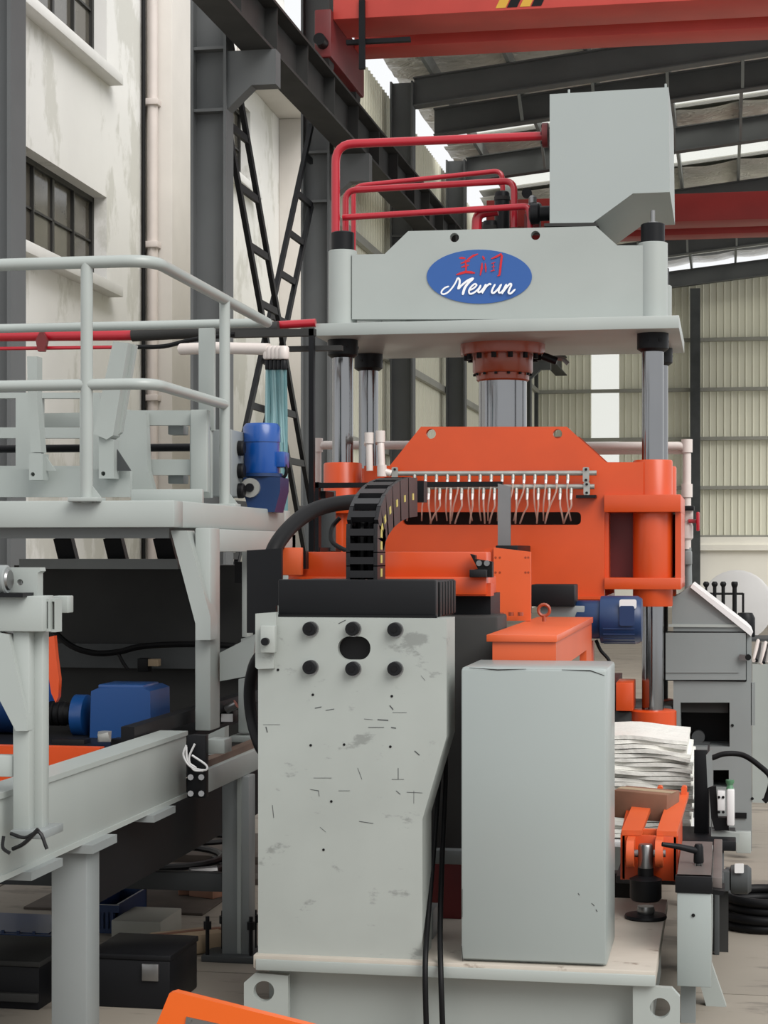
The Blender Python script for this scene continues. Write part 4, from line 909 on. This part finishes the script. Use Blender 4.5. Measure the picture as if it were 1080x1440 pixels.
# ---- bright orange bracket with table
t = T('orange_bracket', 'bright orange welded bracket table with upright plate behind the cabinet', 'bracket', pt(740, 930, 6.5))
Yt0 = 6.48; XT = px(783, Yt0); Yt1 = yx(834, XT); Yu = 7.75
X_0 = px(684, Yt0); zt_ = pz(740, 893, Yt0); zl = .90
part('upright_plate', B().pprism([(694, 770), (746, 776), (746, 873), (694, 873)], Yu, .03), ORB, t)
part('upright_side', B().pprism([(681, 772), (694, 770), (694, 873), (684, 873)], Yu+.02, .05), ORA, t)
part('table_top', B().box(X_0, XT, Yt0, Yt1, zt_-.025, zt_, .002), ORB, t)
part('front_apron', B().box(X_0+.02, XT-.004, Yt0+.012, Yt0+.03, zl, zt_-.02), ORB, t)
part('side_apron', B().box(XT-.03, XT-.006, Yt0+.03, Yt1-.004, zt_-.13, zt_-.02), ORB, t)
part('side_leg', B().box(XT-.03, XT-.006, Yt1-.32, Yt1-.004, zl, zt_-.13), ORB, t)
part('side_leg', B().box(XT-.03, XT-.006, Yt0+.03, Yt0+.06, zl, zt_-.13), ORB, t)
part('inner_plate', B().box(X_0+.06, XT-.06, Yt0+.7, Yt0+.72, zl, zt_-.03), ORA, t)
part('support_leg', B().box(X_0+.05, X_0+.15, 6.55, 6.65, zB_, zl), CORE, t)
part('support_leg', B().box(XT-.1, XT-.02, 6.55, 6.65, zB_, zl), CORE, t)
part('support_leg', B().box(XT-.1, XT-.02, Yt1-.2, Yt1-.1, 0, zl), CORE, t)
for x in (704, 719, 732): part('fixing_bolt', B().lathe([(.012, 0), (.012, .015)], pt(x, 866, Yu-.04), 'z', 8), BRN, t)
for x in (697, 703, 739, 743):
    for y in (784, 805): part('pin_hole', B().lathe([(.005, -.001), (.005, .0)], pt(x, y, Yu), 'y', 8), BRN, t)
ey = part('eye_bolt', B().tube([pt(765+8*math.cos(a*.3927), 858+8*math.sin(a*.3927), 7.5) for a in range(16)], .0065, 8, closed=True), BRN, t)
part('eye_shank', B().cyl(pt(765, 866, 7.5), pt(765, 874, 7.5), .008, 8), BRN, ey)
t = T('limit_switch', 'black limit switch pair on the upright orange plate', 'switch', pt(677, 800, 6.93))
part('bracket', B().pprism([(661, 779), (668, 781), (668, 786), (692, 790), (692, 812), (662, 812), (660, 802), (672, 800)], 6.93, .05), BLK, t)
for x in (674, 685): part('sensor_face', B().lathe([(.011, -.01), (.011, 0)], pt(x, 792, 6.93), 'y', 14), STL, t)
part('block', B().pbox(660, 684, 801, 812, 6.89, .05, .003), BLKP, t)
# ---- servo drive
t = T('servo_motor', 'dark blue motor with white rating plate at the right of the slide', 'motor', pt(860, 905, 8.5))
Yv = 8.55; c = pt(810, 871, Yv); Xe = px(903, Yv)-c.x
mb = part('motor_body', B().lathe([(.08, .0), (.088, .01), (.088, .11), (.108, .115), (.110, .13), (.110, Xe-.02), (.098, Xe)], c, 'x', 32), BLUD, t)
part('rating_plate', B().pprism(rrect(871, 895, 843, 856, 3), Yv-.108, .012), WHT, mb)
part('terminal_cover', B().pprism(rrect(871, 892, 852, 880, 3), Yv-.116, .03), BLUD, mb)
for k in range(9):
    a = math.radians(200+15*k); part('cooling_rib', B().bar(c+Vector((.13, .109*math.cos(a), .109*math.sin(a))), c+Vector((Xe-.03, .109*math.cos(a), .109*math.sin(a))), .006, .006), BLUD, mb)
part('gear_unit', B().pbox(747, 808, 822, 853, Yv-.12, .2, .006), BLKM, t)
part('gear_plate', B().pbox(760, 822, 852, 870, Yv-.08, .16, .004), MIDG, t)
part('mount_arm', B().pbox(800, 815, 852, 900, Yv-.02, .1, .004), BLKM, t)
part('pedestal', B().box(px(815, Yv), px(834, Yv), Yv+.0, Yv+.08, 0, c.z-.10, .004), ORA, t)
part('cable', B().tube(smooth([pt(838, 900, Yv), pt(845, 915, Yv), pt(856, 928, Yv), pt(860, 945, Yv)], 5), .008, 8), BLK, t)
# ---- cable chain
cc = T('cable_chain', 'black plastic drag chain arching up from the slide cover', 'cable chain', pt(512, 812, 6.25))
def chain_path(s):                                       # s in 0..1 -> (Y, z): rises, then arcs back into the hall
    zA_ = pz(512, 815, 6.25); zB2 = pz(512, 748, 6.25)
    if s < .35: return 6.25, zA_+(zB2-zA_)*s/.35
    a = (s-.35)/.65*math.pi/2*.96; Rz = pz(560, 682, 7.0)-zB2
    return 6.25+.85*(1-math.cos(a)), zB2+Rz*math.sin(a)
n = 10; XA, XBc = px(489, 6.25), px(533, 6.25); prev = None
for i in range(n):
    s0, s1 = i/n, (i+1)/n; ya, za_ = chain_path(s0); yb, zb_ = chain_path(s1)
    d = Vector((0, yb-ya, zb_-za_)); L = d.length; d.normalize(); nn = Vector((0, -d.z, d.y)); mid = Vector((0, (ya+yb)/2, (za_+zb_)/2))
    def lb(x0, x1, l0, l1, t0, t1):
        b = B(); vs = [b.v(Vector((x, 0, 0))+mid+d*l+nn*tt) for x in (x0, x1) for l in (l0, l1) for tt in (t0, t1)]
        for qd in ((0, 1, 3, 2), (4, 6, 7, 5), (0, 4, 5, 1), (2, 3, 7, 6), (0, 2, 6, 4), (1, 5, 7, 3)): b.f([vs[k] for k in qd])
        return b
    lk = part('link', lb(XBc-.014, XBc, -L*.54, L*.54, -.12, .03), BLKP, cc)
    part('side_plate', lb(XA, XA+.014, -L*.54, L*.54, -.12, .03), BLKP, lk)
    part('cross_bar', lb(XA+.012, XBc-.012, -L*.36, L*.16, .008, .032), BLKP, lk)
    part('lower_bar', lb(XA+.012, XBc-.012, -L*.5, L*.5, -.12, -.11), BLKP, lk)
    part('yellow_clip', lb(XBc-.001, XBc+.002, -.014, .014, -.055, -.03), YELD, lk)
part('chain_cables', B().tube([Vector((px(505, 6.25), chain_path(s/20)[0]+.04, chain_path(s/20)[1])) for s in range(21)], .014, 8).tube([Vector((px(518, 6.25), chain_path(s/20)[0]+.04, chain_path(s/20)[1])) for s in range(21)], .012, 8), BLK, cc)
part('end_mount', B().pbox(583, 596, 676, 706, 7.14, .08), BLKM, cc)
S('hose_conduit', B().tube(smooth([pt(374, 842, 6.75), pt(377, 805, 6.78), pt(388, 768, 6.85), pt(415, 735, 7.0), pt(450, 714, 7.15), pt(500, 706, 7.3), pt(540, 712, 7.4)], 8), .031, 14), BLK, 'thick black corrugated conduit arching left of the drag chain', 'conduit')
S('thin_conduit', B().tube(smooth([pt(478, 728, 7.4), pt(467, 742, 7.4), pt(466, 760, 7.35), pt(478, 770, 7.3), pt(492, 776, 7.25)], 8), .009, 8), BLK, 'thin black cable loop between conduit and drag chain', 'cable')
for k, P in enumerate(([(622, 990), (619, 1060), (611, 1180), (602, 1290), (598, 1360), (600, 1460), (603, 1520)], [(625, 990), (627, 1080), (622, 1200), (619, 1300), (620, 1370), (623, 1460), (625, 1520)])):
    yy = [6.45, 6.42, 6.3, 6.1, 5.96, 5.95, 5.95]
    S('hanging_cable', B().tube(smooth([pt(x, y, yy[i]) for i, (x, y) in enumerate(P)], 6), .0095, 10), BLK, '%s of two black cables hanging over the base front' % ('left' if k == 0 else 'right'), 'cable', 'cables over the base')
S('side_hose', B().tube(smooth([pt(372, 915, 6.4), pt(358, 935, 6.42), pt(351, 970, 6.45), pt(354, 1010, 6.45), pt(366, 1050, 6.4), pt(385, 1080, 6.4), pt(395, 1200, 6.4), pt(400, 1340, 6.4)], 8), .022, 12), BLK, 'black hose bulging out left of the worn gantry column', 'hose')
# ================================================================== RIGHT: FEED MACHINE, PILE, JACK
Yh = 10.05; X0 = -.275; X1 = px(1057, Yh)
zf = lambda y: pz(1010, y, Yh)
hm = T('grey_machine_housing', 'tall grey machine housing with sloping lid right of the press', 'machine', ((X0+X1)/2, Yh, 0))
sl_ = [(X0, zf(960)), (X1, zf(960)), (X1, zf(893)), (X1-.02, zf(886)), (px(972, Yh), zf(823)), (px(955, Yh), zf(836)), (X0, zf(840))]
tri = [(px(973, Yh), zf(845)), (px(1025, Yh), zf(879)), (px(945, Yh), zf(879)), (px(945, Yh), zf(838))]
dr = [(px(940, Yh), zf(900)), (px(1038, Yh), zf(900)), (px(1038, Yh), zf(947)), (px(940, Yh), zf(947))]
part('upper_shell', B().prism(sl_, 'y', Yh, Yh+.7), MIDG, hm)
part('window_recess', B().prism(tri, 'y', Yh-.006, Yh+.001), MIDG, hm)
part('panel_bead', B().pbox(940, 1048, 878, 882, Yh-.012, .012), GREY, hm)
part('sloping_lid', B().prism([(px(971, Yh), zf(826)), (px(1056, Yh), zf(894)), (px(1059, Yh), zf(888)), (px(1052, Yh), zf(881)), (px(974, Yh), zf(821))], 'y', Yh-.03, Yh+.72), WHT, hm)
d_ = part('door', B().pprism([(936, 890), (1049, 890), (1049, 956), (936, 956)], Yh-.02, .02), MIDG, hm)
part('door_panel', B().pprism([(936, 899), (1039, 899), (1039, 946), (936, 946)], Yh-.026, .006), MIDG, d_)
for q4 in ((936, 1049, 888, 890), (936, 1049, 956, 958), (1048, 1050, 888, 958)): part('door_gap', B().pbox(q4[0], q4[1], q4[2], q4[3], Yh-.004, .003), BLK, d_)
part('handle', B().bar(pt(1040, 924, Yh-.04), pt(1050, 925, Yh-.05), .02, .03), STL, d_); part('knob', B().lathe([(.016, -.03), (.016, 0)], pt(1052, 924, Yh-.03), 'y', 16), BLK, d_)
lo = [(X0, zf(960)), (X1, zf(960)), (X1, 0.0), (X0, 0.0)]
part('lower_shell', B().prism(lo, 'y', Yh, Yh+.7, [poly([(957, 988), (1026, 988), (1026, 1050), (957, 1050)], Yh), poly([(1003, 1083), (1025, 1083), (1025, 1107), (1003, 1107)], Yh)]), MIDG, hm)
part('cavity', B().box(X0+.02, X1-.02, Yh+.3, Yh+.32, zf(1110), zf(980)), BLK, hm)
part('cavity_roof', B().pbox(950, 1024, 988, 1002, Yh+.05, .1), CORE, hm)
bl = part('pillow_block', B().lathe([(.035, -.03), (.035, .03), (.018, .03)], pt(982, 1036, Yh+.12), 'y', 20), DKG, hm)
part('block_foot', B().pbox(967, 998, 1044, 1051, Yh+.08, .08), DKG, bl)
part('edge_strip', B().pbox(1056, 1062, 960, 1020, Yh+.0, .04), MIDG, hm)
part('foot_bracket', B().pbox(1035, 1056, 1170, 1200, Yh-.25, .05, .003), GREY, hm)
part('cable_gland', B().pbox(1034, 1050, 1143, 1151, Yh-.01, .01), BLK, hm)
for x, y in ((1030, 1020), (1058, 1123)): part('screw', B().lathe([(.008, -.005), (.008, 0)], pt(x, y, Yh), 'y', 8), BLK, hm)
# ---- pile of white woven sheets
for i in range(24):
    Y1 = 8.5; zb3 = .29+.0195*i; b = B(); N_ = 8; dx = random.uniform(-.012, .012); xr = px(973, Y1)+dx-.03*(i > 20); xl = px(846, Y1)
    top = []; bot = []
    for k in range(N_+1):
        x = xl+(xr-xl)*k/N_; wv = .004*math.sin(k*.9+i*.5)-.02*(k/N_)**3*(i/23)
        for j in range(5):
            y = Y1+.7*j/4+dx; top.append(b.v((x, y-.012*math.sin(k*.7+i*2.1), zb3+.0165+wv))); bot.append(b.v((x, y-.012*math.sin(k*.7+i*2.1), zb3+wv)))
    I = lambda k, j: k*5+j
    for k in range(N_):
        for j in range(4):
            b.f([top[I(k, j)], top[I(k+1, j)], top[I(k+1, j+1)], top[I(k, j+1)]]); b.f([bot[I(k, j)], bot[I(k+1, j)], bot[I(k+1, j+1)], bot[I(k, j+1)]])
        for j in (0, 4): b.f([top[I(k, j)], top[I(k+1, j)], bot[I(k+1, j)], bot[I(k, j)]])
    for k in (0, N_):
        for j in range(4): b.f([top[I(k, j)], top[I(k, j+1)], bot[I(k, j+1)], bot[I(k, j)]])
    S('woven_sheet', b, SHTM, 'topmost flattened white woven sheet on the pile' if i == 23 else 'flattened white woven sheet in the pile beside the cabinet', 'sheet', 'white woven sheets in the pile')
t = T('pile_stand', 'low white stand beneath the pile of woven sheets', 'stand', (px(900, 8.5), 8.7, 0))
part('top', B().box(px(845, 8.5), px(978, 8.5), 8.42, 9.25, .26, .285, .003), WHT, t)
for x in (856, 966):
    for y in (8.45, 9.2): part('leg', B().box(px(x, 8.5)-.03, px(x, 8.5)+.03, y-.02, y+.03, 0, .26), GREY, t)
# ---- black plate, terminal unit
S('black_guide_plate', B().pbox(976, 995, 1055, 1180, 8.1, .02, .002).box(px(995, 8.1)-.002, px(997, 8.1), 8.1, 8.5, pz(996, 1180, 8.1), pz(996, 1060, 8.1)), BLKM, 'tall black guide plate at the right end of the sheet pile', 'plate')
S('grey_edge_plate', B().pprism([(993, 1062), (1001, 1053), (1002, 1105), (995, 1108)], 8.0, .02), MIDG, 'narrow grey angled plate beside the black guide plate', 'plate')
t = T('push_button_station', 'white and black button station with green mushroom button', 'switch', pt(1015, 1170, 8.0))
part('black_bracket', B().pprism([(997, 1108), (1007, 1106), (1010, 1150), (1025, 1150), (1025, 1168), (1005, 1168), (1000, 1150)], 8.0, .05), BLK, t)
part('terminal', B().pbox(1009, 1020, 1113, 1140, 7.98, .06, .003), WHT, t)
for x in (1011, 1017):
    for y in (1121, 1142): part('terminal_screw', B().lathe([(.006, -.004), (.006, 0)], pt(x, y, 7.98), 'y', 8), BLK, t)
part('white_tube', B().pbox(1022, 1033, 1110, 1162, 7.97, .06, .008), WHT, t)
part('green_button', B().lathe([(.017, 0), (.012, .018), (.018, .03), (.018, .04)], pt(1026.5, 1110, 8.0), 'z', 18), GRN, t)
part('base', B().pprism([(1000, 1150), (1002, 1168), (1040, 1172), (1040, 1185), (1000, 1185)], 8.02, .04), GREY, t)
S('curved_cable', B().tube(smooth([pt(1001, 1066, 8.1), pt(1020, 1060, 8.1), pt(1045, 1062, 8.1), pt(1068, 1077, 8.05), pt(1084, 1095, 8.0), pt(1078, 1122, 8.0), pt(1074, 1127, 8.0)], 8), .012, 10), BLK, 'black cable arching out from the guide plate to the right', 'cable')
DKB = mat('brown_grey_steel', (124, 114, 110), 0.45, 0.2, var=0.15, scale=5)
# ---- long tray with slotted black plate
Ys = 6.25; X0, X1 = px(952, Ys), px(1000, Ys); z1 = pz(976, 1232, Ys); z0 = pz(976, 1388, Ys)
t = T('slotted_rail_box', 'grey box rail with slotted black top plate at the right', 'rail', ((X0+X1)/2, Ys, 0))
zm = pz(976, 1256, Ys)
part('box', B().box(X0, X1, Ys, 7.3, z0, zm, .004), GREYC, t)
part('cap', B().box(X0-.006, X1+.004, Ys-.006, Ys+.03, zm, z1, .003), BLKM, t)
part('top_plate', B().prism([(X0, Ys), (X1, Ys), (X1, 7.0), (X0, 7.0)], 'z', z1-.012, z1, [[(X0+.055, Ys+.2), (X0+.08, Ys+.2), (X0+.08, Ys+.62), (X0+.055, Ys+.62)]]), DKB, t)
part('side_channel', B().box(X1+.004, X1+.035, Ys+.1, 7.2, zm-.02, z1-.02, .002), DKB, t)
part('front_screw', B().lathe([(.006, -.004), (.006, 0)], pt(975, 1287, Ys), 'y', 10), BLK, t)
part('side_wedge', B().prism([(X1, zm+.005), (X1+.045, zm+.0), (X1+.04, zm-.015), (X1, zm-.01)], 'y', Ys+.05, Ys+.2), BLK, t)
part('leg', B().box(X0+.01, X0+.06, Ys+.1, Ys+.16, 0, z0), MIDG, t); part('leg', B().box(X0+.01, X0+.06, 7.1, 7.16, 0, z0), MIDG, t)
part('side_leg', B().prism([(X1-.02, 0), (X1+.05, 0), (X1, z0), (X1-.06, z0)], 'y', Ys+.35, Ys+.40), GREY, t)
h = T('clamp_lever', 'black clamping lever on the slotted top plate', 'lever', pt(985, 1240, Ys+.12))
zz = z1
part('hub', B().lathe([(.016, .004), (.018, .01), (.016, .06), (.012, .07)], (X0+.068, Ys+.24, zz), 'z', 16), BLKM, h)
part('arm', B().tube([(X0+.068, Ys+.24, zz+.045), (X0+.0, Ys+.2, zz+.065), (X0-.055, Ys+.18, zz+.075)], .013, 10, .008), BLKM, h)
part('stud', B().cyl((X0+.068, Ys+.24, zz-.01), (X0+.068, Ys+.24, zz+.006), .01, 10), STL, h)
S('black_cross_tray', B().pbox(950, 1035, 1182, 1196, 7.9, .4, .003), BLKM, 'black cross tray under the white button station', 'tray')
t = T('dark_bed_plate', 'dark brown steel bed plate under the orange clevis', 'plate', pt(960, 1250, 7.2))
part('plate', B().box(px(866, 7.28), px(1018, 7.28), 7.28, 8.1, .30, .33, .004), DKG, t)
for x in (875, 1010): part('leg', B().box(px(x, 7.5)-.04, px(x, 7.5)+.04, 7.5, 7.58, 0, .30), CORE, t)
S('rod_end', B().cyl(pt(965, 1196, 7.3), pt(975, 1203, 7.25), .012, 10), STL, 'steel rod end lying on the dark bed plate', 'rod')
t = T('grey_motor', 'small grey motor with white label low at the right', 'motor', pt(1045, 1255, 7.5))
c = pt(1026, 1236, 7.5)
part('body', B().lathe([(.03, 0), (.055, .005), (.058, .02), (.058, .07), (.045, .085)], c, 'x', 24), DKG, t)
part('label_plate', B().pprism(rrect(1033, 1046, 1215, 1228, 1.5), 7.435, .01), WHT, t); part('flange', B().pbox(1020, 1030, 1225, 1252, 7.48, .1, .006), DKG, t)
part('motor_mount', B().box(c.x-.09, c.x+.0, 7.44, 7.50, c.z-.04, c.z+.04, .004), DKG, t)
part('motor_foot', B().box(c.x-.06, c.x-.04, 7.44, 7.48, 0, c.z, .002), DKG, t)
# ---- orange clevis link, jack and cardboard box
Yj = 6.95
t = T('orange_clevis_link', 'orange forked lever arm with hinge ears above the jack', 'lever', pt(920, 1240, Yj))
def slab(pts, x0, x1):                                   # plate in a plane of constant X: pts are (Y, z)
    return B().prism(pts, 'x', x0, x1)
xl, xr = px(874, Yj), px(952, Yj); zt1, zt2, zb1 = pz(910, 1175, Yj), pz(920, 1112, 7.75), pz(910, 1238, Yj)
for a, b2 in ((xl, xl+.075), (xr-.075, xr)): part('arm_top', B().prism([(a, 6.95), (b2, 6.95), (b2+.03, 7.65), (a+.03, 7.65)], 'z', 0, .018), ORB, t)
for o in t.children:
    for v in o.data.vertices: v.co.z = v.co.z + (zt1 + (zt2-zt1)*((v.co.y+ORG[t.name].y)-6.95)/.8) 
part('front_plate', B().box(xl, xr, 6.95, 6.97, zb1, zt1, .003), ORA, t)
part('right_cheek', slab([(6.95, zb1), (6.95, zt1), (7.65, zt2-.005), (7.65, zb1+.03)], xr-.012, xr+.004), ORA, t)
part('left_cheek', slab([(6.95, zb1), (6.95, zt1), (7.65, zt2-.005), (7.65, zb1+.03)], xl-.004, xl+.012), ORA, t)
part('cross_strip', B().box(xl+.07, xr-.07, 7.02, 7.05, zt1-.01, zt1+.012), ORB, t)
for x in (888, 928):
    p = pt(x, 1196, 6.93)
    part('hinge_ear', B().prism([(6.86+.05*math.cos(a), p.z+.0+.05*math.sin(a)) for a in [math.radians(90+18*k) for k in range(11)]]+[(6.96, p.z-.05), (6.96, p.z+.05)], 'x', p.x-.014, p.x+.014), ORB, t)
part('hinge_pin', B().cyl(pt(882, 1200, 6.88), pt(936, 1200, 6.88), .014, 14), STL, t)
for x in (928, 962): part('top_tab', B().pprism(rrect(x-4, x+4, 1106, 1120, 3), 7.6, .05), ORB, t)
t = T('screw_jack', 'steel screw jack with black cup on the base plate', 'jack', pt(908, 1280, 6.9))
c = Vector((px(908, 6.86), 6.86, zB_)); zj = lambda y: pz(908, y, 6.86)-zB_
part('base_disc', B().lathe([(.075, 0), (.078, .006), (.075, .014), (.05, .018)], c, 'z', 32), BLKM, t)
part('collar', B().lathe([(.03, .018), (.034, .03), (.03, .045)], c, 'z', 24), STL, t)
part('cup', B().lathe([(.05, zj(1266)), (.058, zj(1262)), (.058, zj(1238)), (.06, zj(1236)), (.03, zj(1231))], c, 'z', 32), BLKM, t)
part('stem', B().lathe([(.029, zj(1231)), (.029, zj(1220))], c, 'z', 24), BLK, t)
part('rod', B().lathe([(.028, zj(1220)), (.028, zj(1190)), (.024, zj(1187))], c, 'z', 24), STL, t)
t = T('cardboard_box', 'brown cardboard box resting on the orange lever arm', 'box', pt(912, 1150, 7.3))
b = B(Matrix.Translation(pt(912, 1151, 7.42)) @ Matrix.Rotation(-.28, 4, 'Z') @ Matrix.Rotation(.03, 4, 'Y'))
b.box(-.125, .10, -.08, .08, .004, .112, .004); part('carton', b, CARD, t)
b = B(Matrix.Translation(pt(912, 1151, 7.42)) @ Matrix.Rotation(-.28, 4, 'Z') @ Matrix.Rotation(.03, 4, 'Y'))
b.box(-.125, .101, -.03, .03, .112, .1135); part('tape', b, CARL, t)
t = T('hose_coil', 'coil of thick black hose on the floor at the right edge', 'hose', fl(1065, 1320))
c = fl(1072, 1303)
for k in range(4):
    b = B(); R = .17+.012*(k % 2); b.tube([(c.x+R*math.cos(a*.2618)+.01*k, c.y+R*math.sin(a*.2618), .022+.036*k) for a in range(24)], .020, 10, closed=True); part('turn', b, BLK, t)
# ---- far background at the right
t = T('iron_fence', 'black iron fence posts with rounded finials behind the grey housing', 'fence', pt(1020, 900, 16))
for x, y in ((993, 820), (1005, 820), (1017, 820)):
    p = part('picket', B().cyl((px(x, 16), 16, .35), (px(x, 16), 16, pz(x, y+3, 16)), .016 if x > 1000 else .010, 10), BLK, t)
    part('finial', B().lathe([(.012, 0), (.026, .02), (.026, .035), (.015, .05)], pt(x, y+6, 16), 'z', 12), BLK, p)
p = part('main_post', B().cyl((px(1033, 16), 16, 0), (px(1033, 16), 16, pz(1033, 822, 16)), .019, 12), BLK, t)
part('finial', B().lathe([(.02, 0), (.028, .02), (.028, .04), (.02, .05)], pt(1033, 826, 16), 'z', 12), BLK, p)
part('rail', B().cyl(pt(993, 835, 16), pt(1045, 835, 16), .010, 8), BLK, t); part('side_post', B().cyl((px(1045, 16), 16, 0), pt(1045, 834, 16), .010, 8), BLK, t)
S('black_drum', B().lathe([(.06, 0), (.075, .02), (.075, .16), (.055, .20)], (px(1048, 14.6), 14.6, pz(1046, 898, 14.6)-.0), 'z', 24), BLKM, 'dark covered drum in front of the iron fence', 'drum')
S('drum_table', B().box(px(1030, 14.3), px(1110, 14.3), 14.3, 14.9, pz(1050, 902, 14.3), pz(1050, 898, 14.3)).box(px(1036, 14.3), px(1040, 14.3), 14.4, 14.45, 0, pz(1050, 900, 14.3)).box(px(1104, 14.3), px(1108, 14.3), 14.4, 14.45, 0, pz(1050, 900, 14.3)), DKG, 'dark table carrying the covered drum', 'table')
S('white_disc', B().lathe([(.58, 0), (.63, .02), (.63, .08)], (px(1036, 33), 33, .64), 'y', 32), WHT, 'large pale disc standing on the hall floor before the back wall', 'disc')
S('wall_socket', B().box(px(1072, 52), px(1079, 52), 52.9, 53.2, pz(1075, 895, 52), pz(1075, 880, 52)), RUST, 'small brown box on the back masonry wall', 'box')
t = T('rod_bundle', 'bundle of pink and dark rods on a low table at the right edge', 'rods', pt(1070, 925, 12))
for i in range(10):
    part('rod', B().cyl(pt(1060+i*3.5, 932+random.uniform(-4, 4), 12), pt(1066+i*3.5, 902+random.uniform(-3, 6), 12.6), .012, 8), (PVC, BLKM, GLV)[i % 3], t)
part('support', B().box(px(1058, 12), px(1120, 12), 12, 12.5, 0, pz(1080, 934, 12)), GREY, t)
# ---- orange plate in the foreground
t = T('orange_guard_plate', 'vivid orange tilted plate corner at the bottom of the photo', 'plate', (px(330, 4.6), 4.6, 0))
o = [(a, max(0, c)) for a, c in poly([(238, 1397), (246, 1395), (430, 1441), (640, 1495), (640, 1900), (180, 1900), (212, 1460)], 4.6)]
part('plate', B().prism(o, 'y', 4.6, 4.63), ORV, t)
part('name_plate', B().pprism([(262, 1430), (330, 1445), (326, 1480), (256, 1466)], 4.596, .004), STL, t)
part('rivet', B().lathe([(.005, -.004), (.005, 0)], pt(267, 1435, 4.596), 'y', 10), STL, t)
